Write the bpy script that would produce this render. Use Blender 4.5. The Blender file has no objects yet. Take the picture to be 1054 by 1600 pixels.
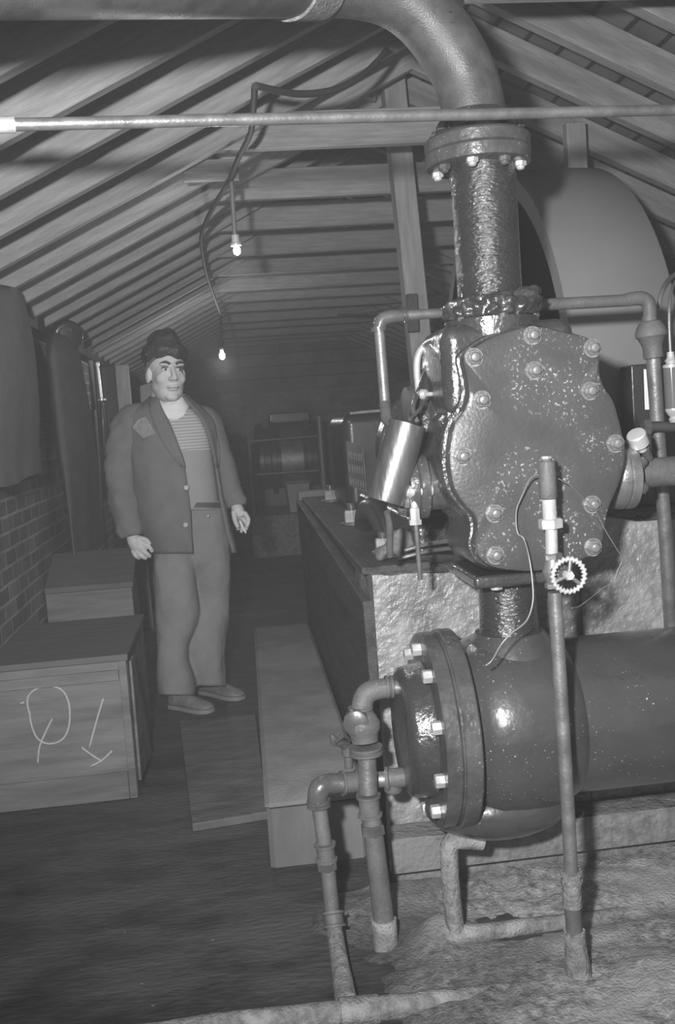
import bpy, bmesh, math, random
from mathutils import Vector, Matrix, noise

random.seed(7)
S = bpy.context.scene
COL = S.collection

# ------------------------------------------------------------------ camera
F, CX, CY, H = 1555.0, 527.0, 800.0, 1.31
_dy = Vector(((345 - CX) / F, -(670 - CY) / F, -1)).normalized()
_zw = Vector((1, .07, 0)).cross(_dy).normalized()
_xw = _dy.cross(_zw)
M = Matrix((_xw, _dy, _zw))
CAM = Vector((0, 0, H))
cd = bpy.data.cameras.new('camera')
cam = bpy.data.objects.new('camera', cd)
COL.objects.link(cam)
cd.sensor_fit = 'VERTICAL'
cd.sensor_height = 36.0
cd.lens = F / 1600 * 36
cd.clip_start = .02
cam.matrix_world = Matrix.Translation(CAM) @ M.to_4x4()
S.camera = cam

# ------------------------------------------------------------------ light
AMB = .40
w = bpy.data.worlds.new('world')
S.world = w
w.use_nodes = True
w.node_tree.nodes['Background'].inputs[0].default_value = (1, 1, 1, 1)
w.node_tree.nodes['Background'].inputs[1].default_value = AMB


def ray(x, y):
    return M @ Vector(((x - CX) / F, -(y - CY) / F, -1))


def P(x, y, Y):            # photo ray met with the plane at depth Y
    d = ray(x, y)
    return CAM + d * (Y / d.y)


def G(x, y, z):            # photo ray met with the level z
    d = ray(x, y)
    return CAM + d * ((z - H) / d.z)


fl = bpy.data.lights.new('flash', 'SPOT')
fl.energy = 520
fl.spot_size = math.radians(96)
fl.spot_blend = .9
fl.shadow_soft_size = .045
flash = bpy.data.objects.new('flash', fl)
COL.objects.link(flash)
flash.location = CAM + M @ Vector((-.24, .20, .02))
flash.rotation_euler = (P(640, 640, 4) - flash.location).to_track_quat('-Z', 'Y').to_euler()

HAZE = .017
S.view_settings.view_transform = 'Standard'
S.view_settings.look = 'None'
S.view_settings.gamma = 1
S.view_settings.use_curve_mapping = False
S.view_settings.exposure = 0.0
S.cycles.use_denoising = True
S.cycles.max_bounces = 6
S.cycles.diffuse_bounces = 4
S.cycles.volume_bounces = 0
S.cycles.sample_clamp_indirect = 3


# ------------------------------------------------------------------ materials
def mat(name, c1, c2=None, rough=.7, rough2=None, scale=6, detail=6, metal=0, bump=0, bscale=60, spec=.4,
        stretch=(1, 1, 1), specks=0, sscale=140, speckc=.8, coat=0, bdetail=4, c3=None, s3=1.5):
    m = bpy.data.materials.new(name)
    m.use_nodes = True
    nt = m.node_tree
    n, l = nt.nodes, nt.links
    b = n['Principled BSDF']
    b.inputs['Metallic'].default_value = metal
    b.inputs['Specular IOR Level'].default_value = spec
    b.inputs['Coat Weight'].default_value = coat
    b.inputs['Coat Roughness'].default_value = .12
    c2 = c1 if c2 is None else c2
    tc = n.new('ShaderNodeTexCoord')
    mp = n.new('ShaderNodeMapping')
    mp.inputs['Scale'].default_value = stretch
    l.new(tc.outputs['Object'], mp.inputs['Vector'])
    nz = n.new('ShaderNodeTexNoise')
    nz.inputs['Scale'].default_value = scale
    nz.inputs['Detail'].default_value = detail
    nz.inputs['Roughness'].default_value = .62
    l.new(mp.outputs[0], nz.inputs['Vector'])
    cr = n.new('ShaderNodeMapRange')
    cr.inputs['From Min'].default_value = .3
    cr.inputs['From Max'].default_value = .7
    cr.inputs['To Min'].default_value = c1
    cr.inputs['To Max'].default_value = c2
    l.new(nz.outputs['Fac'], cr.inputs['Value'])
    out = cr.outputs[0]
    if c3 is not None:                      # a second, larger stain pattern
        n3 = n.new('ShaderNodeTexNoise')
        n3.inputs['Scale'].default_value = s3
        n3.inputs['Detail'].default_value = 5
        l.new(mp.outputs[0], n3.inputs['Vector'])
        r3 = n.new('ShaderNodeMapRange')
        r3.inputs['From Min'].default_value = .52
        r3.inputs['From Max'].default_value = .64
        l.new(n3.outputs['Fac'], r3.inputs['Value'])
        mx = n.new('ShaderNodeMix')
        l.new(r3.outputs[0], mx.inputs[0])
        l.new(out, mx.inputs[2])
        mx.inputs[3].default_value = c3
        out = mx.outputs[0]
    if specks:  # flecks go into the colour, on oily metal as glints
        sn = n.new('ShaderNodeTexNoise')
        sn.inputs['Scale'].default_value = sscale
        sn.inputs['Detail'].default_value = 2
        l.new(tc.outputs['Object'], sn.inputs['Vector'])
        sr = n.new('ShaderNodeMapRange')
        sr.inputs['From Min'].default_value = specks
        sr.inputs['From Max'].default_value = specks + .035
        l.new(sn.outputs['Fac'], sr.inputs['Value'])
        kn = n.new('ShaderNodeTexNoise')          # specks come in patches
        kn.inputs['Scale'].default_value = 7
        kn.inputs['Detail'].default_value = 3
        l.new(tc.outputs['Object'], kn.inputs['Vector'])
        kr = n.new('ShaderNodeMapRange')
        kr.inputs['From Min'].default_value = .46
        kr.inputs['From Max'].default_value = .60
        l.new(kn.outputs['Fac'], kr.inputs['Value'])
        ml = n.new('ShaderNodeMath')
        ml.operation = 'MULTIPLY'
        l.new(sr.outputs[0], ml.inputs[0])
        l.new(kr.outputs[0], ml.inputs[1])
        mx = n.new('ShaderNodeMix')
        l.new(ml.outputs[0], mx.inputs[0])
        l.new(out, mx.inputs[2])
        mx.inputs[3].default_value = speckc
        out = mx.outputs[0]
    cc = n.new('ShaderNodeCombineColor')
    for i in range(3):
        l.new(out, cc.inputs[i])
    l.new(cc.outputs[0], b.inputs['Base Color'])
    if rough2 is None:
        b.inputs['Roughness'].default_value = rough
    else:
        rr = n.new('ShaderNodeMapRange')
        rr.inputs['From Min'].default_value = .35
        rr.inputs['From Max'].default_value = .65
        rr.inputs['To Min'].default_value = rough
        rr.inputs['To Max'].default_value = rough2
        l.new(nz.outputs['Fac'], rr.inputs['Value'])
        l.new(rr.outputs[0], b.inputs['Roughness'])
    if bump:
        bn = n.new('ShaderNodeTexNoise')
        bn.inputs['Scale'].default_value = bscale
        bn.inputs['Detail'].default_value = bdetail
        l.new(mp.outputs[0], bn.inputs['Vector'])
        bp = n.new('ShaderNodeBump')
        bp.inputs['Strength'].default_value = bump
        bp.inputs['Distance'].default_value = .01
        l.new(bn.outputs['Fac'], bp.inputs['Height'])
        l.new(bp.outputs[0], b.inputs['Normal'])
        l.new(bp.outputs[0], b.inputs['Coat Normal'])
    return m


def brick_mat(name, c1, c2, mortar, bw, bh, msize, axes=(1, 2), bump=.6, rough=.9, off=.5):
    m = mat(name, c1, c2, rough=rough)
    nt = m.node_tree
    n, l = nt.nodes, nt.links
    b = n['Principled BSDF']
    tc = [q for q in n if q.type == 'TEX_COORD'][0]
    sp = n.new('ShaderNodeSeparateXYZ')
    l.new(tc.outputs['Object'], sp.inputs[0])
    cb = n.new('ShaderNodeCombineXYZ')
    l.new(sp.outputs[axes[0]], cb.inputs[0])
    l.new(sp.outputs[axes[1]], cb.inputs[1])
    dn = n.new('ShaderNodeTexNoise')
    dn.inputs['Scale'].default_value = 7
    l.new(tc.outputs['Object'], dn.inputs['Vector'])
    vm = n.new('ShaderNodeVectorMath')
    vm.operation = 'SCALE'
    vm.inputs['Scale'].default_value = .012
    l.new(dn.outputs['Color'], vm.inputs[0])
    va = n.new('ShaderNodeVectorMath')
    l.new(cb.outputs[0], va.inputs[0])
    l.new(vm.outputs[0], va.inputs[1])
    bt = n.new('ShaderNodeTexBrick')
    bt.offset = off
    bt.inputs['Scale'].default_value = 1
    bt.inputs['Brick Width'].default_value = bw
    bt.inputs['Row Height'].default_value = bh
    bt.inputs['Mortar Size'].default_value = msize
    bt.inputs['Mortar Smooth'].default_value = .3
    bt.inputs['Color1'].default_value = (c1, c1, c1, 1)
    bt.inputs['Color2'].default_value = (c2, c2, c2, 1)
    bt.inputs['Mortar'].default_value = (mortar, mortar, mortar, 1)
    l.new(va.outputs[0], bt.inputs['Vector'])
    nz = n.new('ShaderNodeTexNoise')
    nz.inputs['Scale'].default_value = 3
    nz.inputs['Detail'].default_value = 8
    l.new(tc.outputs['Object'], nz.inputs['Vector'])
    mr = n.new('ShaderNodeMapRange')
    mr.inputs['From Min'].default_value = .3
    mr.inputs['From Max'].default_value = .7
    mr.inputs['To Min'].default_value = .55
    mr.inputs['To Max'].default_value = 1.35
    l.new(nz.outputs['Fac'], mr.inputs['Value'])
    vs = n.new('ShaderNodeVectorMath')
    vs.operation = 'SCALE'
    l.new(bt.outputs['Color'], vs.inputs[0])
    l.new(mr.outputs[0], vs.inputs['Scale'])
    l.new(vs.outputs[0], b.inputs['Base Color'])
    bp = n.new('ShaderNodeBump')
    bp.inputs['Strength'].default_value = bump
    bp.inputs['Distance'].default_value = .01
    bp.invert = True
    l.new(bt.outputs['Fac'], bp.inputs['Height'])
    l.new(bp.outputs[0], b.inputs['Normal'])
    return m


def stripe_mat(name, c1, c2, scale, axis='Z', rough=.95, bump=.5):
    m = mat(name, c1, c2, rough=rough)
    nt = m.node_tree
    n, l = nt.nodes, nt.links
    b = n['Principled BSDF']
    tc = [q for q in n if q.type == 'TEX_COORD'][0]
    wv = n.new('ShaderNodeTexWave')
    wv.bands_direction = axis
    wv.inputs['Scale'].default_value = scale
    wv.inputs['Distortion'].default_value = 1.2
    wv.inputs['Detail'].default_value = 2
    l.new(tc.outputs['Object'], wv.inputs['Vector'])
    mr = n.new('ShaderNodeMapRange')
    mr.inputs['To Min'].default_value = c1
    mr.inputs['To Max'].default_value = c2
    l.new(wv.outputs['Fac'], mr.inputs['Value'])
    cc = n.new('ShaderNodeCombineColor')
    for i in range(3):
        l.new(mr.outputs[0], cc.inputs[i])
    l.new(cc.outputs[0], b.inputs['Base Color'])
    bp = n.new('ShaderNodeBump')
    bp.inputs['Strength'].default_value = bump
    bp.inputs['Distance'].default_value = .006
    l.new(wv.outputs['Fac'], bp.inputs['Height'])
    l.new(bp.outputs[0], b.inputs['Normal'])
    return m


def glow(name, s):
    m = bpy.data.materials.new(name)
    m.use_nodes = True
    b = m.node_tree.nodes['Principled BSDF']
    b.inputs['Base Color'].default_value = (.9, .9, .9, 1)
    b.inputs['Emission Color'].default_value = (1, 1, 1, 1)
    b.inputs['Emission Strength'].default_value = s
    return m


MT = dict(
    black=mat('oily black enamel', .030, .046, .20, .34, scale=9, bump=.30, bscale=75, spec=.55, specks=.70, sscale=130, speckc=.3, coat=.8),
    riser=mat('oil-streaked black pipe', .022, .036, .18, .3, scale=9, bump=.55, bscale=85, spec=.6, specks=.70, sscale=130, speckc=.3, coat=.9, stretch=(.9, .9, 2.2)),
    cover=mat('chipped enamel with oil glints', .046, .070, .30, .45, scale=7, bump=.11, bscale=130, spec=.5, specks=.63, sscale=150, speckc=.34, c3=.058, s3=5),  # pale flecks: chipped enamel plus painted glints of wet oil
    tank=mat('glossy dark enamel', .042, .060, .24, .34, scale=5, bump=.14, bscale=50, spec=.5, specks=.695, sscale=170, speckc=.4, coat=.4),
    rim=mat('worn flange rim', .04, .085, .25, .4, scale=14, bump=.25, bscale=60, spec=.5, stretch=(1, 1, 1), specks=.68, speckc=.3),
    steel=mat('dull steel pipe', .16, .26, .32, .5, scale=18, metal=.55, bump=.12, bscale=120, spec=.5),
    brightsteel=mat('bright nut steel', .42, .6, .3, .45, scale=20, metal=.35, bump=.15, bscale=120, spec=.5),
    dullpipe=mat('dusty dull pipe', .075, .125, .5, .62, scale=16, bump=.18, bscale=140, spec=.4, specks=.68, speckc=.3),
    oilypipe=mat('oily pipe fitting', .06, .12, .22, .4, scale=14, bump=.15, bscale=60, spec=.6, metal=.15, specks=.7, speckc=.4),
    frost=mat('crusted pipe', .11, .27, .8, .95, scale=60, detail=10, bump=.7, bscale=150, spec=.25, c3=.32, s3=11),
    sheet=mat('stained sheet steel', .12, .26, .28, .42, scale=9, metal=.75, bump=.08, bscale=40, stretch=(3, 3, .6)),
    wheel=mat('grey painted wheel', .19, .22, .6, .7, scale=3, bump=.03, bscale=60, spec=.3),
    darkmach=mat('dark machine paint', .022, .04, .3, .45, scale=6, bump=.06, bscale=40, coat=.3),
    wood=mat('rough sawn roof timber', .16, .29, .85, scale=5, detail=9, bump=.35, bscale=30, stretch=(1, 9, 9), c3=.14, s3=1.2),
    woody=mat('rough sawn timber lengthwise', .17, .28, .85, scale=5, detail=9, bump=.35, bscale=30, stretch=(9, 9, 1), c3=.14, s3=1.2),
    darkwood=mat('oil-dark plank', .035, .075, .5, .75, scale=7, detail=8, bump=.4, bscale=30, stretch=(8, 1, 8), spec=.35, c3=.028, s3=1.4),
    crate=mat('grey crate boards', .13, .2, .85, scale=4, detail=8, bump=.25, bscale=24, stretch=(1, 8, 8), c3=.10, s3=1.2),
    lid=mat('dirty crate lid', .085, .12, .8, scale=6, detail=8, bump=.2, bscale=24, stretch=(1, 6, 6)),
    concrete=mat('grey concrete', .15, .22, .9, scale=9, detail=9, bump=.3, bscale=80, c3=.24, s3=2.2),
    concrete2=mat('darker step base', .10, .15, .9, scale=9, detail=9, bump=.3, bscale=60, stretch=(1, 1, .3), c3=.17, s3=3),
    rock=mat('wet rough masonry', .15, .34, .2, .5, scale=11, detail=10, bump=1.0, bscale=42, bdetail=8, spec=.8, c3=.12, s3=4),
    ledge=mat('crusted cement', .10, .25, .85, scale=26, detail=10, bump=.8, bscale=70, bdetail=8, c3=.2, s3=3),
    floor=mat('black oily floor', .025, .085, .45, .9, scale=5, detail=11, bump=.7, bscale=28, bdetail=9, stretch=(1, 2.4, 1), spec=.3, c3=.085, s3=1.6, specks=.735, sscale=60, speckc=.4),
    board=mat('oily floor plank', .06, .17, .55, .8, scale=5, detail=10, bump=.5, bscale=30, stretch=(1, 3, 1), spec=.3),
    sand=mat('damp sandy crust', .10, .44, .55, .95, scale=45, detail=12, bump=.7, bscale=130, bdetail=10, spec=.5, specks=.62, sscale=260, speckc=.5, c3=.33, s3=5),
    cloth=mat('dark wool jacket', .14, .175, .95, scale=14, bump=.25, bscale=120, spec=.1),
    patch=mat('lighter worn patch', .2, .3, .85, scale=25, bump=.2, stretch=(2, 2, 1), spec=.2),
    trousers=mat('grey work trousers', .20, .25, .95, scale=10, bump=.2, bscale=90, spec=.1),
    coat=mat('dark hung coat', .08, .11, .95, scale=8, bump=.2, bscale=70, spec=.1),
    coat2=mat('grey hung coat', .10, .13, .95, scale=8, bump=.2, bscale=70, spec=.1),
    skin=mat('skin', .46, .58, .55, scale=12, spec=.35),
    lips=mat('lips', .26, .3, .5),
    hair=mat('dark hair', .04, .06, .6),
    eye=mat('eye', .55, .6, .3),
    iris=mat('iris', .04, .05, .3),
    cap=mat('dark leather cap', .025, .05, .4, .7, scale=20, bump=.5, bscale=60, specks=.68, sscale=120, speckc=.5),
    knit=stripe_mat('grey ribbed knit', .30, .34, 60, 'X', bump=.3),
    yoke=stripe_mat('striped knit yoke', .30, .50, 22, 'Z', bump=.3),
    collar=mat('white shirt collar', .68, .80, .9, bump=.2, bscale=90),
    shoe=mat('dusty leather shoe', .12, .24, .45, .6, scale=20, bump=.3, bscale=60, spec=.4),
    sole=mat('pale shoe sole', .2, .28, .8),
    button=mat('horn button', .38, .45, .3),
    chalk=mat('chalk', .36, .46, .95, scale=60, bump=.2),
    white=mat('white', .8, .85, .6),
    wire=mat('bare wire', .2, .3, .4, metal=.3),
    cable=mat('black cable', .03, .045, .7),
    brass=mat('pale fitting', .6, .7, .3, metal=.4),
    motor=mat('dark motor', .03, .045, .3, .4, scale=6, coat=.4),
    bin=mat('pale bin', .26, .34, .7, scale=6),
    rail=mat('grey rail', .14, .2, .45, metal=.2),
    rag=mat('rag', .08, .2, .8, scale=25, bump=.6, bscale=50),
    glass=mat('lubricator glass', .10, .14, .08, spec=.7),
    brick=brick_mat('dark brick', .085, .17, .30, .205, .068, .0085),
    backbrick=brick_mat('far brick', .16, .22, .22, .235, .078, .010, axes=(0, 2)),
    backboard=brick_mat('far boards', .14, .19, .05, 3.0, .16, .012, axes=(0, 2)),
    roof=brick_mat('roof boards', .08, .15, .02, .125, 2.6, .010, axes=(0, 1), bump=.4, off=0),
    bulb=glow('lit bulb', 9),
)

# ------------------------------------------------------------------ helpers
OFF = {}


def tag(o, label=None, cat=None, group=None, kind=None):
    for k, v in (('label', label), ('category', cat), ('group', group), ('kind', kind)):
        if v:
            o[k] = v
    return o


def thing(name, label, cat, loc, group=None):
    o = bpy.data.objects.new(name, None)
    o.empty_display_size = .05
    COL.objects.link(o)
    o.location = loc
    OFF[o] = Vector(loc)
    return tag(o, label, cat, group)


def frame_of(d):
    d = Vector(d).normalized()
    a = Vector((0, 0, 1)) if abs(d.z) < .9 else Vector((1, 0, 0))
    u = a.cross(d).normalized()
    return u, d.cross(u), d


class MB:
    def __init__(s):
        s.v, s.f = [], []

    def add(s, vs, fs):
        k = len(s.v)
        s.v += [Vector(q) for q in vs]
        s.f += [tuple(i + k for i in f) for f in fs]
        return s

    def hexa(s, p):        # 4 bottom (ccw from above) + 4 top
        return s.add(p, [(3, 2, 1, 0), (4, 5, 6, 7), (0, 1, 5, 4), (1, 2, 6, 5), (2, 3, 7, 6), (3, 0, 4, 7)])

    def box(s, a, b):
        x0, y0, z0 = a
        x1, y1, z1 = b
        return s.hexa([(x0, y0, z0), (x1, y0, z0), (x1, y1, z0), (x0, y1, z0), (x0, y0, z1), (x1, y0, z1), (x1, y1, z1), (x0, y1, z1)])

    def loft(s, rings, cap=True, closed=True):
        n = len(rings[0])
        vs = [q for r in rings for q in r]
        fs = []
        for i in range(len(rings) - 1):
            for j in range(n if closed else n - 1):
                a, b = i * n + j, i * n + (j + 1) % n
                fs.append((a, b, b + n, a + n))
        if cap and closed:
            fs.append(tuple(range(n))[::-1])
            fs.append(tuple(range((len(rings) - 1) * n, len(rings) * n)))
        return s.add(vs, fs)

    def tube(s, pts, r, seg=14, smooth=0):
        pts = [Vector(q) for q in pts]
        rs = list(r) if isinstance(r, (list, tuple)) else [r] * len(pts)
        if smooth:
            q2, r2 = [], []
            n = len(pts)
            for i in range(n - 1):
                p0, p1, p2, p3 = pts[max(i - 1, 0)], pts[i], pts[i + 1], pts[min(i + 2, n - 1)]
                for k in range(smooth):
                    t = k / smooth
                    q2.append(.5 * ((2 * p1) + (p2 - p0) * t + (2 * p0 - 5 * p1 + 4 * p2 - p3) * t * t + (3 * p1 - p0 - 3 * p2 + p3) * t ** 3))
                    r2.append(rs[i] * (1 - t) + rs[i + 1] * t)
            pts, rs = q2 + [pts[-1]], r2 + [rs[-1]]
        rings = []
        u = None
        for i, p in enumerate(pts):
            d = (pts[min(i + 1, len(pts) - 1)] - pts[max(i - 1, 0)]).normalized()
            if u is None:
                u = frame_of(d)[0]
            u = (u - d * u.dot(d)).normalized()
            v = d.cross(u)
            rings.append([p + (u * math.cos(a) + v * math.sin(a)) * rs[i] for a in [2 * math.pi * k / seg for k in range(seg)]])
        return s.loft(rings)

    def lathe(s, o, d, prof, seg=32, wob=0):
        o = Vector(o)
        u, v, d = frame_of(d)
        rings = []
        for t, r in prof:
            rings.append([o + d * t + (u * math.cos(a) + v * math.sin(a)) * r * (1 + wob * noise.noise((math.cos(a) * 2, math.sin(a) * 2, t * 40))) for a in [2 * math.pi * k / seg for k in range(seg)]])
        return s.loft(rings)

    def ell(s, c, r, seg=20, rot=None):
        c = Vector(c)
        rings = []
        n = seg // 2
        for i in range(1, n):
            th = math.pi * i / n
            ring = []
            for k in range(seg):
                a = 2 * math.pi * k / seg
                q = Vector((r[0] * math.sin(th) * math.cos(a), r[1] * math.sin(th) * math.sin(a), -r[2] * math.cos(th)))
                ring.append(c + (rot @ q if rot else q))
            rings.append(ring)
        return s.loft(rings)

    def hexprism(s, o, d, r, h, cham=.15):
        return s.lathe(o, d, [(0, r), (h * (1 - cham), r), (h, r * .86)], 6)

    def mesh(s, name):
        m = bpy.data.meshes.new(name)
        m.from_pydata([tuple(q) for q in s.v], [], s.f)
        m.update()
        bm = bmesh.new()
        bm.from_mesh(m)
        bmesh.ops.recalc_face_normals(bm, faces=bm.faces)
        bm.to_mesh(m)
        bm.free()
        return m

    def build(s, name, mt, parent=None, smooth=35, bevel=0, seg=2, tri=False):
        off = OFF[parent] if parent else None
        if off is None:
            lo = Vector([min(q[i] for q in s.v) for i in range(3)])
            hi = Vector([max(q[i] for q in s.v) for i in range(3)])
            off = Vector(((lo.x + hi.x) / 2, (lo.y + hi.y) / 2, lo.z))
        s.v = [q - off for q in s.v]
        me = s.mesh(name)
        me.materials.append(mt)
        return link(name, me, parent, off, smooth, bevel, seg)


def link(name, me, parent=None, off=None, smooth=35, bevel=0, seg=2):
    if smooth:
        for p in me.polygons:
            p.use_smooth = True
        if smooth < 180:
            me.set_sharp_from_angle(angle=math.radians(smooth))
    o = bpy.data.objects.new(name, me)
    COL.objects.link(o)
    if parent:
        o.parent = parent
        OFF[o] = OFF[parent]
    else:
        o.location = off
        OFF[o] = off
    if bevel:
        b = o.modifiers.new('bevel', 'BEVEL')
        b.width = bevel
        b.segments = seg
        b.limit_method = 'ANGLE'
        b.angle_limit = math.radians(40)
        b.harden_normals = True
    return o


def remesh(mb, voxel, smooth_iter=4, fac=.5):
    """union of overlapping solids as one continuous skin"""
    me = mb.mesh('tmp')
    o = bpy.data.objects.new('tmp', me)
    COL.objects.link(o)
    r = o.modifiers.new('r', 'REMESH')
    r.mode = 'VOXEL'
    r.voxel_size = voxel
    if smooth_iter:
        sm = o.modifiers.new('s', 'SMOOTH')
        sm.iterations = smooth_iter
        sm.factor = fac
    dg = bpy.context.evaluated_depsgraph_get()
    dg.update()
    me2 = bpy.data.meshes.new_from_object(o.evaluated_get(dg))
    bpy.data.objects.remove(o)
    bpy.data.meshes.remove(me)
    out = MB()
    out.v = [v.co.copy() for v in me2.vertices]
    out.f = [tuple(p.vertices) for p in me2.polygons]
    bpy.data.meshes.remove(me2)
    return out


def copy_part(o, delta, parent=None):
    c = o.copy()
    COL.objects.link(c)
    if parent is not None:
        c.parent = parent
    c.location = o.location + Vector(delta)
    return c


def struct(o):
    o['kind'] = 'structure'
    return o


def px(L):
    return [P(*q) for q in L]


Xv, Yv, Zv = Vector((1, 0, 0)), Vector((0, 1, 0)), Vector((0, 0, 1))

# ================================================================== SETTING
XL, XR, XM = -.905, 2.565, .83
ZE, ZR = 2.0, 2.83
YB = 12.8
SL = (ZR - ZE) / (XM - XL)
ANG = math.atan(SL)

struct(MB().box((XL - .2, -.5, -.1), (XR + .2, YB + .2, 0)).build('floor', MT['floor'], smooth=0))
struct(MB().box((XL - .22, .6, 0), (XL, YB, ZE - .02)).build('wall_left', MT['brick'], smooth=0))
struct(MB().box((XR, .6, 0), (XR + .22, YB, ZE - .02)).build('wall_right', MT['brick'], smooth=0))
struct(MB().box((XL - .2, YB, 0), (XR + .2, YB + .2, 1.75)).build('wall_back', MT['backbrick'], smooth=0))
gb = MB()
gb.add([(x, y, z) for y in (YB + .03, YB + .12) for x, z in ((XL, 1.75), (XR, 1.75), (XR, ZE), (XM, ZR), (XL, ZE))],
       [(4, 3, 2, 1, 0), (5, 6, 7, 8, 9)] + [(i, (i + 1) % 5, (i + 1) % 5 + 5, i + 5) for i in range(5)])
struct(gb.build('wall_back_gable', MT['backboard'], smooth=0))
struct(MB().box((XL - .06, 1.2, ZE - .16), (XL + .08, YB, ZE - .03)).build('trim_1', MT['darkwood'], smooth=0, bevel=.006))
struct(MB().box((XR - .08, 1.2, ZE - .16), (XR + .06, YB, ZE - .03)).build('trim_2', MT['darkwood'], smooth=0, bevel=.006))
LEN = math.hypot(XM - XL, ZR - ZE)
for nm, sg, x0 in (('ceiling_left', 1, XL), ('ceiling_right', -1, XR)):
    me = MB().box((-.15, 1.2, 0), (LEN + .01, YB + .1, .03)).mesh(nm)
    me.materials.append(MT['roof'])
    o = link(nm, me, None, Vector((x0, 0, ZE)), 0)
    o.rotation_euler = (0, -ANG, 0) if sg == 1 else (0, ANG + math.pi, 0)
    if sg == -1:
        o.rotation_euler = (0, -ANG, math.pi)
        o.location.y = YB + 1.3
    struct(o)
# rafters: a left and a right one made once, then copied along the roof
Y0, DY = 3.70, .365
rl = MB().box((-.06, -.022, -.148), (LEN, .022, -.002)).mesh('rafter')
rl.materials.append(MT['wood'])
r_left = link('rafter', rl, None, Vector((XL, 0, ZE)), 0, .004)
r_left.rotation_euler = (0, -ANG, 0)
rr_ = MB().box((-.06, -.027, -.112), (LEN, .027, -.002)).mesh('rafter')
rr_.materials.append(MT['wood'])
r_right = link('rafter', rr_, None, Vector((XR, 0, ZE)), 0, .004)
r_right.location = (XR, 0, ZE)
r_right.rotation_euler = (0, -ANG, math.pi)
struct(r_left), struct(r_right)
first = True
for k in range(-5, 25):
    y = Y0 + k * DY
    for src in (r_left, r_right):
        o = src if first else src.copy()
        if not first:
            COL.objects.link(o)
        o.location.y = y + random.uniform(-.012, .012)
    first = False
ZC = 2.30
hx = (ZC + .115 - ZE) / SL - .02
cm = MB().box((-(XM - XL) + hx + .05, -.02, 0), ((XR - XM) - hx - .05, .02, .13)).mesh('collar_beam')
cm.materials.append(MT['wood'])
c0 = link('collar_beam', cm, None, Vector((XM, 0, ZC)), 0, .004)
struct(c0)
for i, k in enumerate(range(0, 25, 2)):
    o = c0 if i == 0 else c0.copy()
    if i:
        COL.objects.link(o)
    o.location = (XM, Y0 + k * DY + .045, ZC + random.uniform(-.015, .015))
cs0 = MB().box((-(XM - XL) + hx + .05, -.02, 0), (.12, .02, .13)).mesh('collar_beam')
cs0.materials.append(MT['wood'])
c0.data = cs0
sa, sb = P(888, 270, 3.9), P(915, 190, 3.9)
struct(MB().box((sa.x, 3.9, 2.12), (sb.x, 3.95, sb.z)).build('roof_beam', MT['woody'], smooth=0, bevel=.004))
b = MB().box((.72, 2.62, 2.372), (1.75, 2.66, 2.5))
struct(b.build('collar_beam', MT['wood'], smooth=0, bevel=.004))

# ================================================================== TIMBERS, STEP, FOUNDATION
tp = thing('roof_post', 'pale square timber post rising from behind the compressor to the ridge', 'post', (.87, 4.3, .86))
a, bt = P(609, 85, 4.3), P(660, 590, 4.3)
dirv = (bt - a) / (bt.z - a.z)
lo = a + dirv * (.87 - a.z)
m_ = MB()
hw = .047
m_.hexa([lo + Vector(q) for q in ((-hw, -.05, 0), (hw, -.05, 0), (hw, .05, 0), (-hw, .05, 0))] + [Vector((a.x, a.y, 2.78)) + Vector(q) for q in ((-hw, -.05, 0), (hw, -.05, 0), (hw, .05, 0), (-hw, .05, 0))])
m_.build('shaft', MT['woody'], tp, 0, .005)
m_ = MB()
bp_ = P(643, 478, 4.22)
m_.box((bp_.x - .02, 4.205, bp_.z - .11), (bp_.x + .025, 4.25, bp_.z + .05))
m_.build('cleat', MT['darkwood'], tp, 0, .004)
m_ = MB().tube([P(592, 100, 4.3), P(575, 155, 4.3)], .03, 4)
m_.build('knee_brace', MT['woody'], tp, 0)

stp = thing('concrete_step', 'long low grey concrete step lying on the floor beside the engine foundation', 'step', (.19, 4.1, 0))
def step_part(prof, name, mt, x0_=.0, x1_=.30):
    rings = []
    for x, tw in ((x0_, 0), (x0_ + .014, 1), (x1_ - .014, 1), (x1_, 0)):
        rings.append([(.04 + x + (y - 2.86) * .02, y + (.012 if not tw and y < 3 else -.02 if not tw else 0), z - (0 if tw or z < .2 else .012)) for y, z in prof])
    MB().loft(rings).build(name, mt, stp, 25)
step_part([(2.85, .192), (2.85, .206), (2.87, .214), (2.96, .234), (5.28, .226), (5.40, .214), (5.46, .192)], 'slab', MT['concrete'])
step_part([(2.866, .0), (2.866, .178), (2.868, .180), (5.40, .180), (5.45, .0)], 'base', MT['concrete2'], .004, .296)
step_part([(2.90, .175), (2.90, .195), (5.40, .195), (5.40, .175)], 'dark_slot', MT['darkwood'], .012, .29)  # dark filler makes the slot between slab and base read dark

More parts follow.
